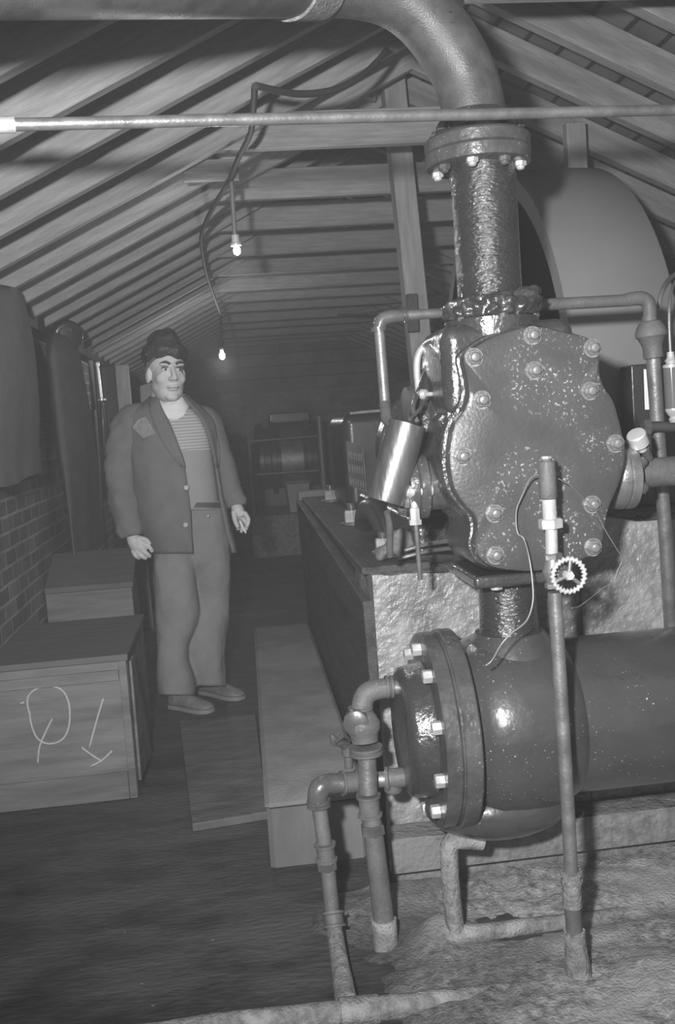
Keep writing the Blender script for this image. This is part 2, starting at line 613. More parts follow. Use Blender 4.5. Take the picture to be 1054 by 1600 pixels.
# foundation
def rough_box(mb, a, b, n, amp, sc, seed=0):
    """box whose skin is broken up like hewn stone"""
    bm = bmesh.new()
    bmesh.ops.create_cube(bm, size=1)
    sx, sy, sz = [b[i] - a[i] for i in range(3)]
    for v in bm.verts:
        v.co = Vector((a[0] + (v.co.x + .5) * sx, a[1] + (v.co.y + .5) * sy, a[2] + (v.co.z + .5) * sz))
    for ax in range(3):
        cuts = max(1, int((b[ax] - a[ax]) / n))
        es = [e for e in bm.edges if abs((e.verts[0].co - e.verts[1].co)[ax]) > 1e-6 and abs((e.verts[0].co - e.verts[1].co)[ax] - (b[ax] - a[ax])) < 1e-4]
        bmesh.ops.subdivide_edges(bm, edges=es, cuts=cuts, use_grid_fill=True)
    bm.normal_update()
    for v in bm.verts:
        p = v.co * sc + Vector((seed, seed, 0))
        d = noise.fractal(p, 1.0, 2.0, 5) * amp + (noise.cell(p * .7) - .5) * amp * .25
        v.co += v.normal * d
    bm.verts.index_update()
    mb.add([v.co.copy() for v in bm.verts], [tuple(q.index for q in f.verts) for f in bm.faces])
    bm.free()


fd = thing('engine_foundation', 'rough wet masonry foundation block under the compressor', 'foundation', (.8, 3.5, 0))
m_ = MB()
rough_box(m_, (.385, 2.70, .02), (1.02, 3.05, .875), .018, .03, 5.5)
m_.build('front_face', MT['rock'], fd, 60)
m_ = MB()
rough_box(m_, (.42, 3.04, .02), (1.06, 5.6, .86), .06, .012, 5, 3)
m_.build('bed_block', MT['ledge'], fd, 60)
m_ = MB()
rough_box(m_, (.98, 2.70, .02), (2.3, 3.05, .975), .022, .03, 5.5, 4)
m_.build('upper_block', MT['rock'], fd, 60)
m_ = MB()
m_.hexa([(.375, 2.78, .0), (.42, 2.78, .0), (.455, 5.62, .0), (.41, 5.62, .0), (.355, 2.74, .80), (.40, 2.74, .80), (.435, 5.62, .88), (.39, 5.62, .88)])
o = m_.build('side_plank', MT['darkwood'], fd, 0, .006)
o['label'] = 'oil-blackened plank along the side'
m_ = MB()
m_.hexa([(.36, 2.75, .872), (.56, 2.75, .872), (.58, 5.62, .872), (.42, 5.62, .872), (.36, 2.75, .895), (.56, 2.75, .895), (.58, 5.62, .895), (.42, 5.62, .895)])
m_.build('top_plank', MT['darkwood'], fd, 0, .006)
m_ = MB().box((.40, 5.56, .86), (.60, 5.66, .93))
m_.build('end_block', MT['concrete'], fd, 0, .008)

ld = thing('cement_ledge', 'crusted cement ledge running along the foot of the foundation', 'ledge', (1.3, 2.62, .02))
m_ = MB()
rough_box(m_, (.37, 2.58, .075), (2.4, 2.685, .17), .025, .010, 8, 5)
m_.build('upper_course', MT['ledge'], ld, 60)
m_ = MB()
rough_box(m_, (.38, 2.64, -.02), (2.4, 2.69, .09), .04, .006, 8, 6)
m_.build('lower_course', MT['ledge'], ld, 60)

nt = MT['sand'].node_tree
bs = nt.nodes['Principled BSDF']
src = bs.inputs['Base Color'].links[0].from_socket
tcs = [q for q in nt.nodes if q.type == 'TEX_COORD'][0]
spx = nt.nodes.new('ShaderNodeSeparateXYZ')
nt.links.new(tcs.outputs['Object'], spx.inputs[0])
on = nt.nodes.new('ShaderNodeTexNoise')
on.inputs['Scale'].default_value = 4
on.inputs['Detail'].default_value = 9
nt.links.new(tcs.outputs['Object'], on.inputs['Vector'])
ad = nt.nodes.new('ShaderNodeMath')
ad.operation = 'MULTIPLY_ADD'
nt.links.new(on.outputs['Fac'], ad.inputs[0])
ad.inputs[1].default_value = 1.1
nt.links.new(spx.outputs[0], ad.inputs[2])
rg_ = nt.nodes.new('ShaderNodeMapRange')
rg_.inputs['From Min'].default_value = -.60
rg_.inputs['From Max'].default_value = .05
nt.links.new(ad.outputs[0], rg_.inputs['Value'])
mxs = nt.nodes.new('ShaderNodeMix')
mxs.data_type = 'RGBA'
nt.links.new(rg_.outputs[0], mxs.inputs[0])
mxs.inputs[6].default_value = (.04, .04, .04, 1)
nt.links.new(src, mxs.inputs[7])
nt.links.new(mxs.outputs[2], bs.inputs['Base Color'])

# sandy crust (nobody could count it)
sg = MB()
nx, ny = 170, 110
x0, x1, y0, y1 = .0, 2.48, 1.2, 2.63
vs = []
for j in range(ny + 1):
    for i in range(nx + 1):
        x = x0 + (x1 - x0) * i / nx
        y = y0 + (y1 - y0) * j / ny
        q = Vector((x, y, 0))
        edge = min(1, max(0, (x - .10 - .16 * noise.fractal(q * 2.5, 1, 2, 5)) / .5))
        h = -.018 + min(1, edge * 1.6) * .030 + edge * (.016 + .016 * noise.fractal(q * 2.2, 1, 2, 4)) + .007 * noise.fractal(q * 22, 1, 2, 4)
        h += .012 * math.exp(-((y - 2.08) / .07) ** 2) * min(1, max(0, (x - .5) / .3))
        h += .03 * math.exp(-((y - 2.02) / .10) ** 2) * min(1, max(0, (x - .72) / .3))
        h -= .025 * math.exp(-((x - .60) / .25) ** 2 - ((y - 2.42) / .12) ** 2)
        h -= .02 * math.exp(-((y - 2.33) / .05) ** 2) * min(1, max(0, (x - .5) / .1))
        h += .05 * math.exp(-((x - .45) / .07) ** 2 - ((y - 2.36) / .05) ** 2)
        vs.append((x, y, h))
sg.add(vs, [(j * (nx + 1) + i, j * (nx + 1) + i + 1, (j + 1) * (nx + 1) + i + 1, (j + 1) * (nx + 1) + i) for j in range(ny) for i in range(nx)])
o = sg.build('sand', MT['sand'], smooth=180)
tag(o, 'damp pale sandy crust banked around the feet of the pipes', 'sand', kind='stuff')

fb = MB()
c = [G(300, 1287, .03), G(418, 1268, .03), G(399, 1116, .03), G(280, 1126, .03)]
fb.hexa([Vector((q.x, q.y, .001)) for q in c] + [Vector((q.x, q.y, .03)) for q in c])
o = fb.build('floor_plank', MT['board'], smooth=0, bevel=.004)
tag(o, 'wide dirty plank lying on the floor in front of the man', 'plank')

# ================================================================== COMPRESSOR
cp = thing('compressor', 'large oily black compressor end with a bolted cover plate', 'compressor', (.71, 2.4, .875))
Zc = lambda zx, zy: (560 + .4687 * zx, 440 + .4687 * zy)
OUT = [(350, 262), (362, 238), (400, 208), (450, 180), (505, 162), (560, 148), (620, 148), (690, 166), (745, 178), (785, 198), (806, 235), (806, 300),
       (822, 350), (852, 395), (872, 460), (888, 530), (892, 590), (880, 650), (862, 700), (838, 755), (824, 815), (815, 868), (790, 908), (745, 930),
       (680, 952), (600, 968), (520, 966), (450, 955), (405, 925), (388, 880), (396, 830), (388, 785), (350, 742), (318, 690), (303, 620), (304, 550),
       (318, 480), (348, 432), (366, 385), (362, 325)]
def smooth_closed(L, n=4):
    L = [Vector(q) for q in L]
    out = []
    N = len(L)
    for i in range(N):
        p0, p1, p2, p3 = L[i - 1], L[i], L[(i + 1) % N], L[(i + 2) % N]
        for k in range(n):
            t = k / n
            out.append(.5 * ((2 * p1) + (p2 - p0) * t + (2 * p0 - 5 * p1 + 4 * p2 - p3) * t * t + (3 * p1 - p0 - 3 * p2 + p3) * t ** 3))
    return out
YC = 2.2
out3 = smooth_closed([P(*Zc(*q), YC) for q in OUT], 4)
ctr = sum(out3, Vector()) / len(out3)
def ring_at(dy, sc, add=0):
    r = []
    for q in out3:
        d = q - ctr
        r.append(ctr + d * sc + d.normalized() * add + Vector((0, dy, 0)))
    return r
m_ = MB().loft([ring_at(.004, 1, -.10), ring_at(0, 1, -.012), ring_at(.004, 1, -.003), ring_at(.012, 1), ring_at(.040, 1), ring_at(.042, 1, -.004)])
cover = m_.build('cover_plate', MT['cover'], cp, 35)
m_ = MB().loft([ring_at(.043, 1, -.010), ring_at(.052, 1, -.010), ring_at(.054, 1, .004), ring_at(.075, 1, .012), ring_at(.16, 1, .010), ring_at(.24, 1, .016), ring_at(.30, 1, .0), ring_at(.335, 1, -.03), ring_at(.345, .5)])
body = m_.build('valve_chest', MT['black'], cp, 40)
NUT = [(383, 253), (578, 180), (778, 222), (585, 297), (410, 395), (770, 365), (346, 583), (855, 540), (452, 773), (777, 743), (455, 912), (780, 885)]
def nut_at(p, d, r=.019, name='nut', parent=None, mt='brightsteel', washer=True, dome=True):
    m = MB()
    prof = [(-.004, r * 1.2), (.002, r * 1.2)] if washer else []
    if washer:
        m.lathe(p, d, prof, 24)
    m.hexprism(Vector(p), d, r, r * .75)
    if dome:
        m.lathe(p, d, [(r * .5, r * .70), (r * .95, r * .68), (r * 1.22, r * .50), (r * 1.32, r * .18)], 16)
    return m.build(name, MT[mt], parent, 30)
MT['nut'] = mat('oily domed nut', .16, .30, .25, .4, scale=40, metal=.4, bump=.2, bscale=90, spec=.6)
p0 = P(*Zc(*NUT[0]), YC)
n0 = nut_at(p0, -Yv, .0178, 'nut', cover, 'nut')
for q in NUT[1:]:
    c = copy_part(n0, P(*Zc(*q), YC) - p0)
    c.rotation_euler = (0, 0, 0)
# neck joint at the top: broken, lumpy packing around a base flange
nb = P(767, 500, 2.36)
m_ = MB().lathe((nb.x, 2.36, nb.z - .05), Zv, [(0, .108), (.03, .112), (.050, .112), (.055, .10)], 40, .03)
m_.build('top_flange', MT['black'], cp, 40)
pk = MB().lathe((nb.x, 2.36, nb.z + .001), Zv, [(0, .112), (.02, .114), (.034, .104), (.05, .088), (.058, .06)], 40)
for k in range(22):
    a = 2 * math.pi * k / 22
    pk.ell((nb.x + .092 * math.cos(a), 2.36 + .092 * math.sin(a), nb.z + .026 + .010 * math.sin(k * 2.3)), (.027, .027, .014 + .006 * math.sin(k * 1.7)), 10)
pk.ell((nb.x + .07, 2.30, nb.z + .045), (.04, .035, .025), 12)
pk = remesh(pk, .005, 5)
pk.v = [v + Vector((v.x - nb.x, v.y - 2.36, .05)).normalized() * .013 * noise.fractal(v * 48, 1, 2, 5) for v in pk.v]
m_ = pk
m_.build('packing', MT['black'], cp, 180)
m_ = MB()
sa, sb = P(690, 512, 2.262), P(906, 640, 2.262)
m_.box((sa.x, 2.262, sb.z), (sb.x, 2.53, nb.z - .012))
m_.build('chest_shoulder', MT['black'], cp, 0, .035, 4)
for xa, xb in ((745, 800),):
    pa_, pb_ = P(xa, 501, 2.29), P(xb, 497, 2.29)
    m_ = MB().box((pa_.x, 2.28, nb.z - .016), (pb_.x, 2.34, nb.z - .004))
    m_.build('top_pad', MT['rim'], cp, 0, .004)
for dx, dy in ((-.085, -.055), (.09, -.05), (.0, -.1)):
    nut_at((nb.x + dx, 2.36 + dy, nb.z - .004), Zv, .013, 'bolt', cp, 'oilypipe', False, False)
# left flange
lf = P(690, 757, 2.38)
m_ = MB().lathe((.43, 2.38, lf.z), Xv, [(0, .058), (.004, .074), (.02, .078), (.024, .078), (.027, .074), (.03, .078), (.05, .079), (.055, .06), (.14, .06)], 40)
fl_ = m_.build('side_flange', MT['rim'], cp, 35)
for a in (35, 145, 215, 325, 90, 270):
    ra = math.radians(a)
    nut_at((.43, 2.38 - .056 * math.cos(ra), lf.z + .056 * math.sin(ra)), -Xv, .0155, 'bolt', fl_, 'nut' if a in (35, 325) else 'oilypipe', False)
# right flange and outlet
rf = P(985, 741, 2.34)
m_ = MB().lathe((.86, 2.34, rf.z), Xv, [(0, .07), (.06, .07), (.075, .082), (.095, .084), (.1, .08), (.104, .084), (.122, .084), (.125, .06)], 40)
fr_ = m_.build('outlet_flange', MT['steel'], cp, 35)
for a in (30, 90, 150, 210, 270, 330):
    ra = math.radians(a)
    nut_at((.985, 2.34 - .062 * math.cos(ra), rf.z + .062 * math.sin(ra)), Xv, .0155, 'bolt', fr_, 'oilypipe', False)
# lower flange and neck
lz = P(790, 898, 2.3).z
m_ = MB().box((.555, 2.235, lz - .018), (.775, 2.52, lz + .012))
m_.build('lower_flange', MT['black'], cp, 0, .01)
m_ = MB().lathe((.672, 2.385, .70), Zv, [(0, .082), (.05, .074), (.11, .071), (lz - .70, .071)], 40)
m_.build('lower_neck', MT['riser'], cp, 40)
nut_at((P(775, 905, 2.27).x, 2.275, lz - .018), -Zv, .015, 'bolt', cp, 'brightsteel', False, False)
# cylinder barrel behind the chest
m_ = MB().lathe((.745, 2.5, 1.19), Yv, [(0, .2), (.06, .225), (.12, .225), (.14, .19), (.75, .19), (.77, .23), (.86, .23), (.88, .15), (1.3, .15)], 48)
m_.build('cylinder_barrel', MT['black'], cp, 40)
m_ = MB().box((.52, 2.78, .88), (.97, 3.95, 1.02))
m_.build('bed_casting', MT['black'], cp, 0, .03, 3)
# twisted casting on the left side of the chest
m_ = MB().tube(px([(683, 560, 2.5), (672, 610, 2.48), (664, 650, 2.46), (672, 690, 2.44), (684, 720, 2.42)]), [.03, .034, .04, .038, .03], 12, 4)
m_.build('side_rib', MT['black'], cp, 60)
m_ = MB().tube(px([(692, 600, 2.44), (682, 640, 2.42), (682, 690, 2.40)]), [.012, .018, .012], 10, 4)
m_.build('side_rib', MT['black'], cp, 60)
m_ = MB().tube(px([(690, 533, 2.50), (664, 540, 2.50), (653, 556, 2.5), (651, 580, 2.5), (654, 612, 2.5)]), .009, 10, 4)
m_.build('guard_rail', MT['brightsteel'], cp, 60)
m_ = MB().loft([[P(x, y, Y) for x, y in ((662, 548), (690, 540), (692, 600), (690, 640), (658, 620), (656, 580))] for Y in (2.53, 2.56)])
m_.build('side_plate', MT['oilypipe'], cp, 0, .006)
m_ = MB().tube(px([(652, 618, 2.44), (664, 616, 2.42), (688, 615, 2.40)]), [.006, .006, .005], 8)
m_.lathe(P(661, 616, 2.43), Xv, [(-.012, .008), (-.006, .013), (.006, .013), (.012, .008)], 12)
m_.build('grease_nipple', MT['brightsteel'], cp, 40)
# pale half disc of a second wheel peeping out
wz = P(632, 640, 2.75)
m_ = MB().lathe((.52, 2.78, 1.28), Xv, [(0, .05), (.002, .11), (.03, .115), (.034, .09)], 36)
m_.build('eccentric_disc', MT['steel'], cp, 40)

# ---------------------------------------------------------------- discharge pipe
dp = thing('discharge_pipe', 'thick black pipe rising from the compressor and bending away overhead', 'pipe', (nb.x, 2.36, nb.z))
zf = P(747, 252, 2.35).z
m_ = MB().lathe((nb.x, 2.36, nb.z + .01), Zv, [(0, .0775), (.1, .0765), (zf - nb.z - .01, .0765)], 48)
pipe = m_.build('riser', MT['riser'], dp, 40)
zc = (P(757, 300, 2.35).x + .0, 2.36)
tx = P(747, 230, 2.35).x
m_ = MB().lathe((tx, 2.36, zf - .012), Zv, [(0, .115), (.003, .122), (.026, .125), (.030, .125), (.033, .118), (.036, .124), (.06, .125), (.066, .120)], 48)
fl1 = m_.build('flange', MT['rim'], dp, 35)
m_ = MB().lathe((tx, 2.36, zf + .05), Zv, [(0, .10), (.02, .10), (.045, .088), (.06, .078)], 48)
m_.build('collar', MT['black'], dp, 40)
for i in range(8):
    a = math.radians(22 + 45 * i)
    p = Vector((tx + .098 * math.cos(a), 2.36 + .098 * math.sin(a), zf - .012))
    b_ = nut_at(p, -Zv, .0145, 'bolt', fl1, 'brightsteel' if i % 2 else 'oilypipe', False)
    b2 = nut_at(p + Vector((0, 0, .078)), Zv, .0145, 'nut', fl1, 'oilypipe', False)
MT['elbow'] = mat('dusty black bend', .045, .085, .38, .52, scale=22, bump=.16, bscale=260, spec=.5, specks=.70, sscale=90, speckc=.02)
el = px([(744, 200, 2.36), (738, 165, 2.36), (728, 125, 2.36), (708, 85, 2.355), (682, 47, 2.35), (650, 12, 2.34), (608, -14, 2.33), (555, -27, 2.31), (500, -30, 2.28)])
endp = P(-40, -60, 1.50)
m_ = MB().tube(el + [el[-1].lerp(endp, t) for t in (.15, .4, .7, 1, 1.5)], .0745, 40, 4)
m_.build('bend', MT['elbow'], dp, 60)
q0, q1 = el[-1].lerp(endp, .022), el[-1].lerp(endp, .145)
m_ = MB().tube([q0, q1], .081, 36)
m_.build('sleeve', MT['frost'], dp, 40)

# ---------------------------------------------------------------- intercooler
IY, IZ = 2.405, .525
ic = thing('intercooler', 'fat dark horizontal pressure tank with a bolted flange below the compressor', 'tank', (.8, IY, IZ - .24))
m_ = MB().lathe((0, IY, IZ), Xv, [(.53, .19), (.545, .195), (.56, .21), (.60, .226), (.66, .229), (.71, .226), (.755, .218), (.785, .206), (.800, .197), (.803, .194), (1.9, .194)], 64)
shell = m_.build('shell', MT['tank'], ic, 40)
m_ = MB().lathe((0, IY, IZ), Xv, [(.494, .20), (.494, .243), (.498, .246), (.53, .246), (.534, .243), (.536, .20)], 64, .006)
m_.build('flange', MT['rim'], ic, 30)
m_ = MB().lathe((0, IY, IZ), Xv, [(.448, .15), (.450, .238), (.454, .241), (.484, .241), (.488, .238), (.49, .236), (.495, .236)], 64, .006)
fc = m_.build('cover_flange', MT['rim'], ic, 30)
m_ = MB().lathe((0, IY, IZ), Xv, [(.385, .05), (.386, .145), (.394, .158), (.405, .163), (.44, .165), (.452, .172)], 56)
cap = m_.build('end_cover', MT['black'], ic, 40)
m_ = MB().lathe((0, IY, IZ), Xv, [(.381, .06), (.384, .11), (.387, .12)], 40)
for i in range(10):
    a = math.radians(18 + 36 * i)
    p = Vector((.449, IY - .205 * math.cos(a), IZ + .205 * math.sin(a)))
    m2 = MB().hexprism(p, -Xv, .0165, .022)
    m2.build('bolt', MT['brightsteel'], fc, 0)
m_ = MB().lathe((.672, 2.385, .66), Zv, [(0, .13), (.05, .115), (.085, .095), (.10, .085)], 40)
m_.build('neck_saddle', MT['tank'], ic, 40)
m_ = MB().ell((.62, IY - .02, IZ - .20), (.19, .13, .085), 28)
m_.build('sump', MT['tank'], ic, 60)

dr = thing('drain_pipe', 'crusted elbow drain pipe dropping from the tank and running along the sand', 'pipe', (.5, 2.35, .03))
m_ = MB().tube(px([(752, 1314, 2.36), (715, 1312, 2.35)]) + px([(703, 1318, 2.35), (701, 1335, 2.35), (705, 1400, 2.34), (713, 1466, 2.33)]), .023, 16, 2)
m_.build('drop', MT['frost'], dr, 60)
m_ = MB().tube(px([(700, 1458, 2.33), (760, 1456, 2.33), (830, 1447, 2.34), (920, 1437, 2.35), (1100, 1412, 2.38)]), .021, 16, 3)
m_.build('run', MT['frost'], dr, 60)
m_ = MB()
rough_box(m_, P(700, 1478, 2.35) - Vector((.012, .035, .01)), P(745, 1440, 2.35) + Vector((.012, .035, -.01)), .012, .012, 20, 2)
m_.build('crust', MT['frost'], dr, 60)

# ---------------------------------------------------------------- water pipes at the left of the tank
def coupling(par, mt, p, q, r, lip=.005, name='coupling'):
    p, q = Vector(p), Vector(q)
    L = (q - p).length
    MB().lathe(p, q - p, [(0, r), (0.0, r + lip), (.006, r + lip), (.008, r), (L - .008, r), (L - .006, r + lip), (L, r + lip), (L, r)], 24).build(name, MT[mt], par, 40)

wa = thing('upper_water_pipe', 'oily pipe with a bulging check valve dropping from the tank cover to the sand', 'pipe', G(605, 1490, .03))
m_ = MB().tube(px([(650, 1072, IY), (600, 1076, IY)]), .0175, 18)
m_.build('inlet', MT['steel'], wa, 60)
m_ = MB().tube(px([(607, 1075, IY), (585, 1078, IY), (571, 1086, IY), (565, 1102, IY - .01), (564, 1110, IY - .01)]), [.024, .026, .027, .026, .024], 20, 3)
m_.build('elbow', MT['dullpipe'], wa, 50)
coupling(wa, 'dullpipe', P(613, 1073, IY), P(602, 1074, IY), .024, name='elbow_collar')
coupling(wa, 'dullpipe', P(563, 1104, IY - .01), P(564, 1116, IY - .01), .026, name='elbow_collar')
va, vb = P(564, 1112, IY - .01), P(570, 1160, IY - .02)
m_ = MB().lathe(va, vb - va, [(0, .027), (.012, .036), (.028, .044), (.045, .043), (.055, .036), (.075, .033)], 28)
vc = P(556, 1129, IY - .04)
gv = m_.build('check_valve', MT['dullpipe'], wa, 60)
m_ = MB().lathe(vc, Vector((-.25, -1, 0)), [(-.02, .032), (.008, .032), (.011, .027)], 10)
m_.lathe(vc, Vector((-.25, -1, 0)), [(.004, .024), (.009, .022), (.010, .006)], 16, .35)
m_.build('valve_cap', MT['oilypipe'], gv, 40)
pa, pb = P(571, 1166, IY - .02), P(572, 1178, IY - .02)
coupling(wa, 'dullpipe', pa, pb, .036, .006)
coupling(wa, 'dullpipe', P(575, 1242, IY - .03), P(578, 1275, IY - .03), .026)
m_ = MB().hexprism(P(583, 1302, IY - .04), P(581, 1287, IY - .04) - P(583, 1302, IY - .04), .031, .024)
m_.build('union_nut', MT['oilypipe'], wa, 30)
m_ = MB().tube(px([(572, 1170, IY - .02), (575, 1240, IY - .03)]), .0235, 20)
m_.build('short_length', MT['steel'], wa, 60)
m_ = MB().tube(px([(578, 1260, IY - .03), (583, 1300, IY - .04), (600, 1445, IY - .05)]), [.021, .0245, .0265], 20)
m_.build('drop', MT['dullpipe'], wa, 60)
m_ = MB().tube(px([(599, 1436, IY - .05), (604, 1500, IY - .06)]), .032, 20)
m_.build('foot_sleeve', MT['frost'], wa, 40)

wb = thing('lower_water_pipe', 'thinner oily pipe with a tee and elbow standing outside the check valve pipe', 'pipe', G(540, 1555, .03))
m_ = MB().tube(px([(652, 1213, IY), (618, 1216, IY + .02), (545, 1222, IY + .04), (515, 1226, IY + .03)]), .0205, 18)
m_.build('inlet', MT['steel'], wb, 60)
coupling(wb, 'dullpipe', P(560, 1221, IY + .04), P(533, 1224, IY + .03), .0265)
m_ = MB()
m_.lathe(P(646, 1213, IY), P(600, 1217, IY + .02) - P(646, 1213, IY), [(0, .025), (.0, .030), (.008, .030), (.01, .025), (.06, .025), (.062, .03), (.07, .03), (.07, .025)], 24)
m_.lathe(P(613, 1217, IY + .02), -Zv, [(0, .024), (.028, .024), (.034, .021), (.038, .012)], 20)
tee = m_.build('tee', MT['dullpipe'], wb, 40)
m_ = MB().tube(px([(540, 1224, IY + .03), (515, 1225, IY + .03), (500, 1231, IY + .02), (496, 1246, IY + .02), (497, 1256, IY + .02)]), [.024, .026, .027, .026, .024], 20, 3)
m_.build('elbow', MT['oilypipe'], wb, 50)
coupling(wb, 'oilypipe', P(497, 1250, IY + .02), P(498, 1260, IY + .02), .025, name='elbow_collar')
m_ = MB().tube(px([(498, 1256, IY + .02), (511, 1350, IY), (520, 1440, IY - .03)]), [.0195, .019, .019], 18)
m_.build('drop', MT['dullpipe'], wb, 60)
coupling(wb, 'dullpipe', P(507, 1318, IY), P(510, 1345, IY), .023)
coupling(wb, 'dullpipe', P(520, 1425, IY - .03), P(523, 1450, IY - .05), .024)
m_ = MB().hexprism(P(511, 1357, IY), P(509, 1341, IY) - P(511, 1357, IY), .027, .024)
m_.build('union_nut', MT['oilypipe'], wb, 30)
m_ = MB().tube(px([(521, 1445, IY - .04), (529, 1495, IY - .13), (541, 1566, IY - .30)]), [.02, .021, .026], 18)
m_.build('foot_sleeve', MT['frost'], wb, 40)
m_ = MB().lathe(P(545, 1200, IY + .03), Zv, [(0, .011), (.03, .011), (.034, .016), (.055, .016), (.06, .01)], 14)
m_.tube(px([(543, 1170, IY + .03), (532, 1160, IY + .01), (522, 1158, IY), (517, 1148, IY)]), [.008, .012, .012, .006], 10)
m_.tube(px([(545, 1156, IY + .03), (535, 1150, IY), (523, 1160, IY - .02)]), [.007, .007, .005], 8)
m_.build('petcock', MT['oilypipe'], wb, 40)

# ---------------------------------------------------------------- long pipe half buried in the sand
gp = thing('ground_pipe', 'pale crusted pipe half buried in sand along the bottom of the room', 'pipe', (.6, 2.1, .02))
A_, B_ = P(330, 1604, 2.06), P(905, 1543, 2.08)
m_ = MB().tube([P(-420, 1690, 2.04), P(250, 1618, 2.05), A_, A_.lerp(B_, .5), B_, P(1100, 1524, 2.1)], .0265, 20)
m_.build('run', MT['frost'], gp, 60)
m_ = MB().tube([P(590, 1577, 2.07), P(530, 1583, 2.065)], .032, 20)
m_.build('sleeve', MT['frost'], gp, 40)

# ---------------------------------------------------------------- stand pipe with hand wheel
SY = 2.085
sp = thing('stand_pipe', 'thin upright steel pipe with a small handwheel valve in front of the compressor', 'pipe', G(905, 1510, .08))
m_ = MB().tube(px([(866, 925, SY), (886, 1250, SY), (893, 1385, SY)]), .0155, 18)
m_.build('shaft', MT['steel'], sp, 60)
m_ = MB().tube(px([(862, 880, SY), (860, 800, SY)]), .0135, 18)
m_.build('nipple', MT['brightsteel'], sp, 60)
m_ = MB().tube(px([(859, 815, SY), (857, 780, SY)]), .0155, 18)
m_.build('upper_nipple', MT['brightsteel'], sp, 60)
m_ = MB().lathe(P(856.5, 779, SY), P(853, 715, SY) - P(856.5, 779, SY), [(0, .0175), (.002, .0188), (.078, .0188), (.081, .0175), (.082, .012), (.087, .012)], 24)
rv = m_.build('relief_cap', MT['dullpipe'], sp, 40)
m_ = MB().hexprism(P(853, 722, SY), P(853, 712, SY) - P(853, 722, SY), .0115, .013)
m_.build('square_nut', MT['brightsteel'], rv, 30)
m_ = MB().hexprism(P(860, 825, SY), P(859, 810, SY) - P(860, 825, SY), .0265, .021)
m_.build('union_nut', MT['brightsteel'], sp, 30)
m_ = MB().hexprism(P(863, 873, SY), P(862, 864, SY) - P(863, 873, SY), .022, .013)
m_.hexprism(P(865, 918, SY), P(864, 909, SY) - P(865, 918, SY), .020, .012)
m_.lathe(P(865, 912, SY), P(863, 870, SY) - P(865, 912, SY), [(0, .015), (.012, .019), (.028, .024), (.042, .019), (.056, .016)], 24)
vd = (P(889, 898, SY - .075) - P(864, 893, SY)).normalized()
hb = P(864, 893, SY)
m_.lathe(hb, vd, [(0, .014), (.022, .016), (.026, .019), (.04, .019), (.044, .010), (.06, .008)], 20)
m_.build('valve_body', MT['steel'], sp, 40)
hc = P(888, 899, SY - .075)
hu, hv, hd = frame_of((P(888, 899, SY - .075) - P(868, 893, SY)).normalized() * .35 + Vector((.0, -1, 0)))
m_ = MB()
ring = []
for k in range(96):
    a = 2 * math.pi * k / 96
    r = .0345 + .0022 * math.cos(a * 24)
    c_ = hc + (hu * math.cos(a) + hv * math.sin(a)) * r
    rd = (hu * math.cos(a) + hv * math.sin(a))
    ring.append([c_ + rd * .0052 * math.cos(t) + hd * .0058 * math.sin(t) for t in [2 * math.pi * i / 10 for i in range(10)]])
m_.loft(ring + [ring[0]], cap=False)
hwl = m_.build('handwheel', MT['brightsteel'], sp, 60)
m_ = MB()
for k in range(3):
    a = math.radians(80 + 120 * k)
    m_.tube([hc, hc + (hu * math.cos(a) + hv * math.sin(a)) * .033], .0045, 8)
m_.build('spokes', MT['steel'], hwl, 60)
m_ = MB().hexprism(hc - hd * .012, hd, .011, .022)
m_.build('hub_nut', MT['brightsteel'], hwl, 30)
m_ = MB().tube(px([(892, 1366, SY), (894, 1416, SY)]), [.0215, .0215], 20)
m_.build('coupling', MT['frost'], sp, 40)
coupling(sp, 'frost', P(892, 1362, SY), P(893, 1378, SY), .021, .004, 'coupling_collar')
m_ = MB().tube(px([(894, 1412, SY), (897, 1462, SY)]), .0185, 20)
m_.build('foot_length', MT['dullpipe'], sp, 40)
m_ = MB().tube(px([(897, 1454, SY), (898, 1466, SY), (900, 1490, SY), (903, 1516, SY), (908, 1560, SY)]), [.024, .0235, .026, .03, .031], 20)
m_.build('foot_sleeve', MT['frost'], sp, 40)

def wire(name, pts, label, r=.0022, mt='wire', cat='wire'):
    m = MB().tube(pts, r, 8, 5)
    return tag(m.build(name, MT[mt], None, 60), label, cat)
wire('loose_wire', px([(842, 741, 2.12), (828, 748, 2.15), (815, 775, 2.17), (806, 800, 2.18), (808, 832, 2.18), (818, 842, 2.17), (826, 870, 2.17), (831, 905, 2.16), (832, 940, 2.15), (822, 970, 2.14), (798, 990, 2.13), (782, 1008, 2.13), (768, 1032, 2.14), (758, 1040, 2.14)]),
     'thick bent wire dangling from the relief cap down to the tank', .0019, 'wire')
wire('thin_wire', px([(872, 748, 2.11), (890, 758, 2.13), (912, 779, 2.16), (930, 798, 2.18), (946, 830, 2.2), (962, 856, 2.22), (971, 874, 2.24), (964, 892, 2.24), (957, 908, 2.24), (940, 920, 2.22), (920, 936, 2.2), (905, 947, 2.18), (893, 950, 2.14)]),
     'thin pale wire looping beyond the handwheel and cover plate edge', .0011)

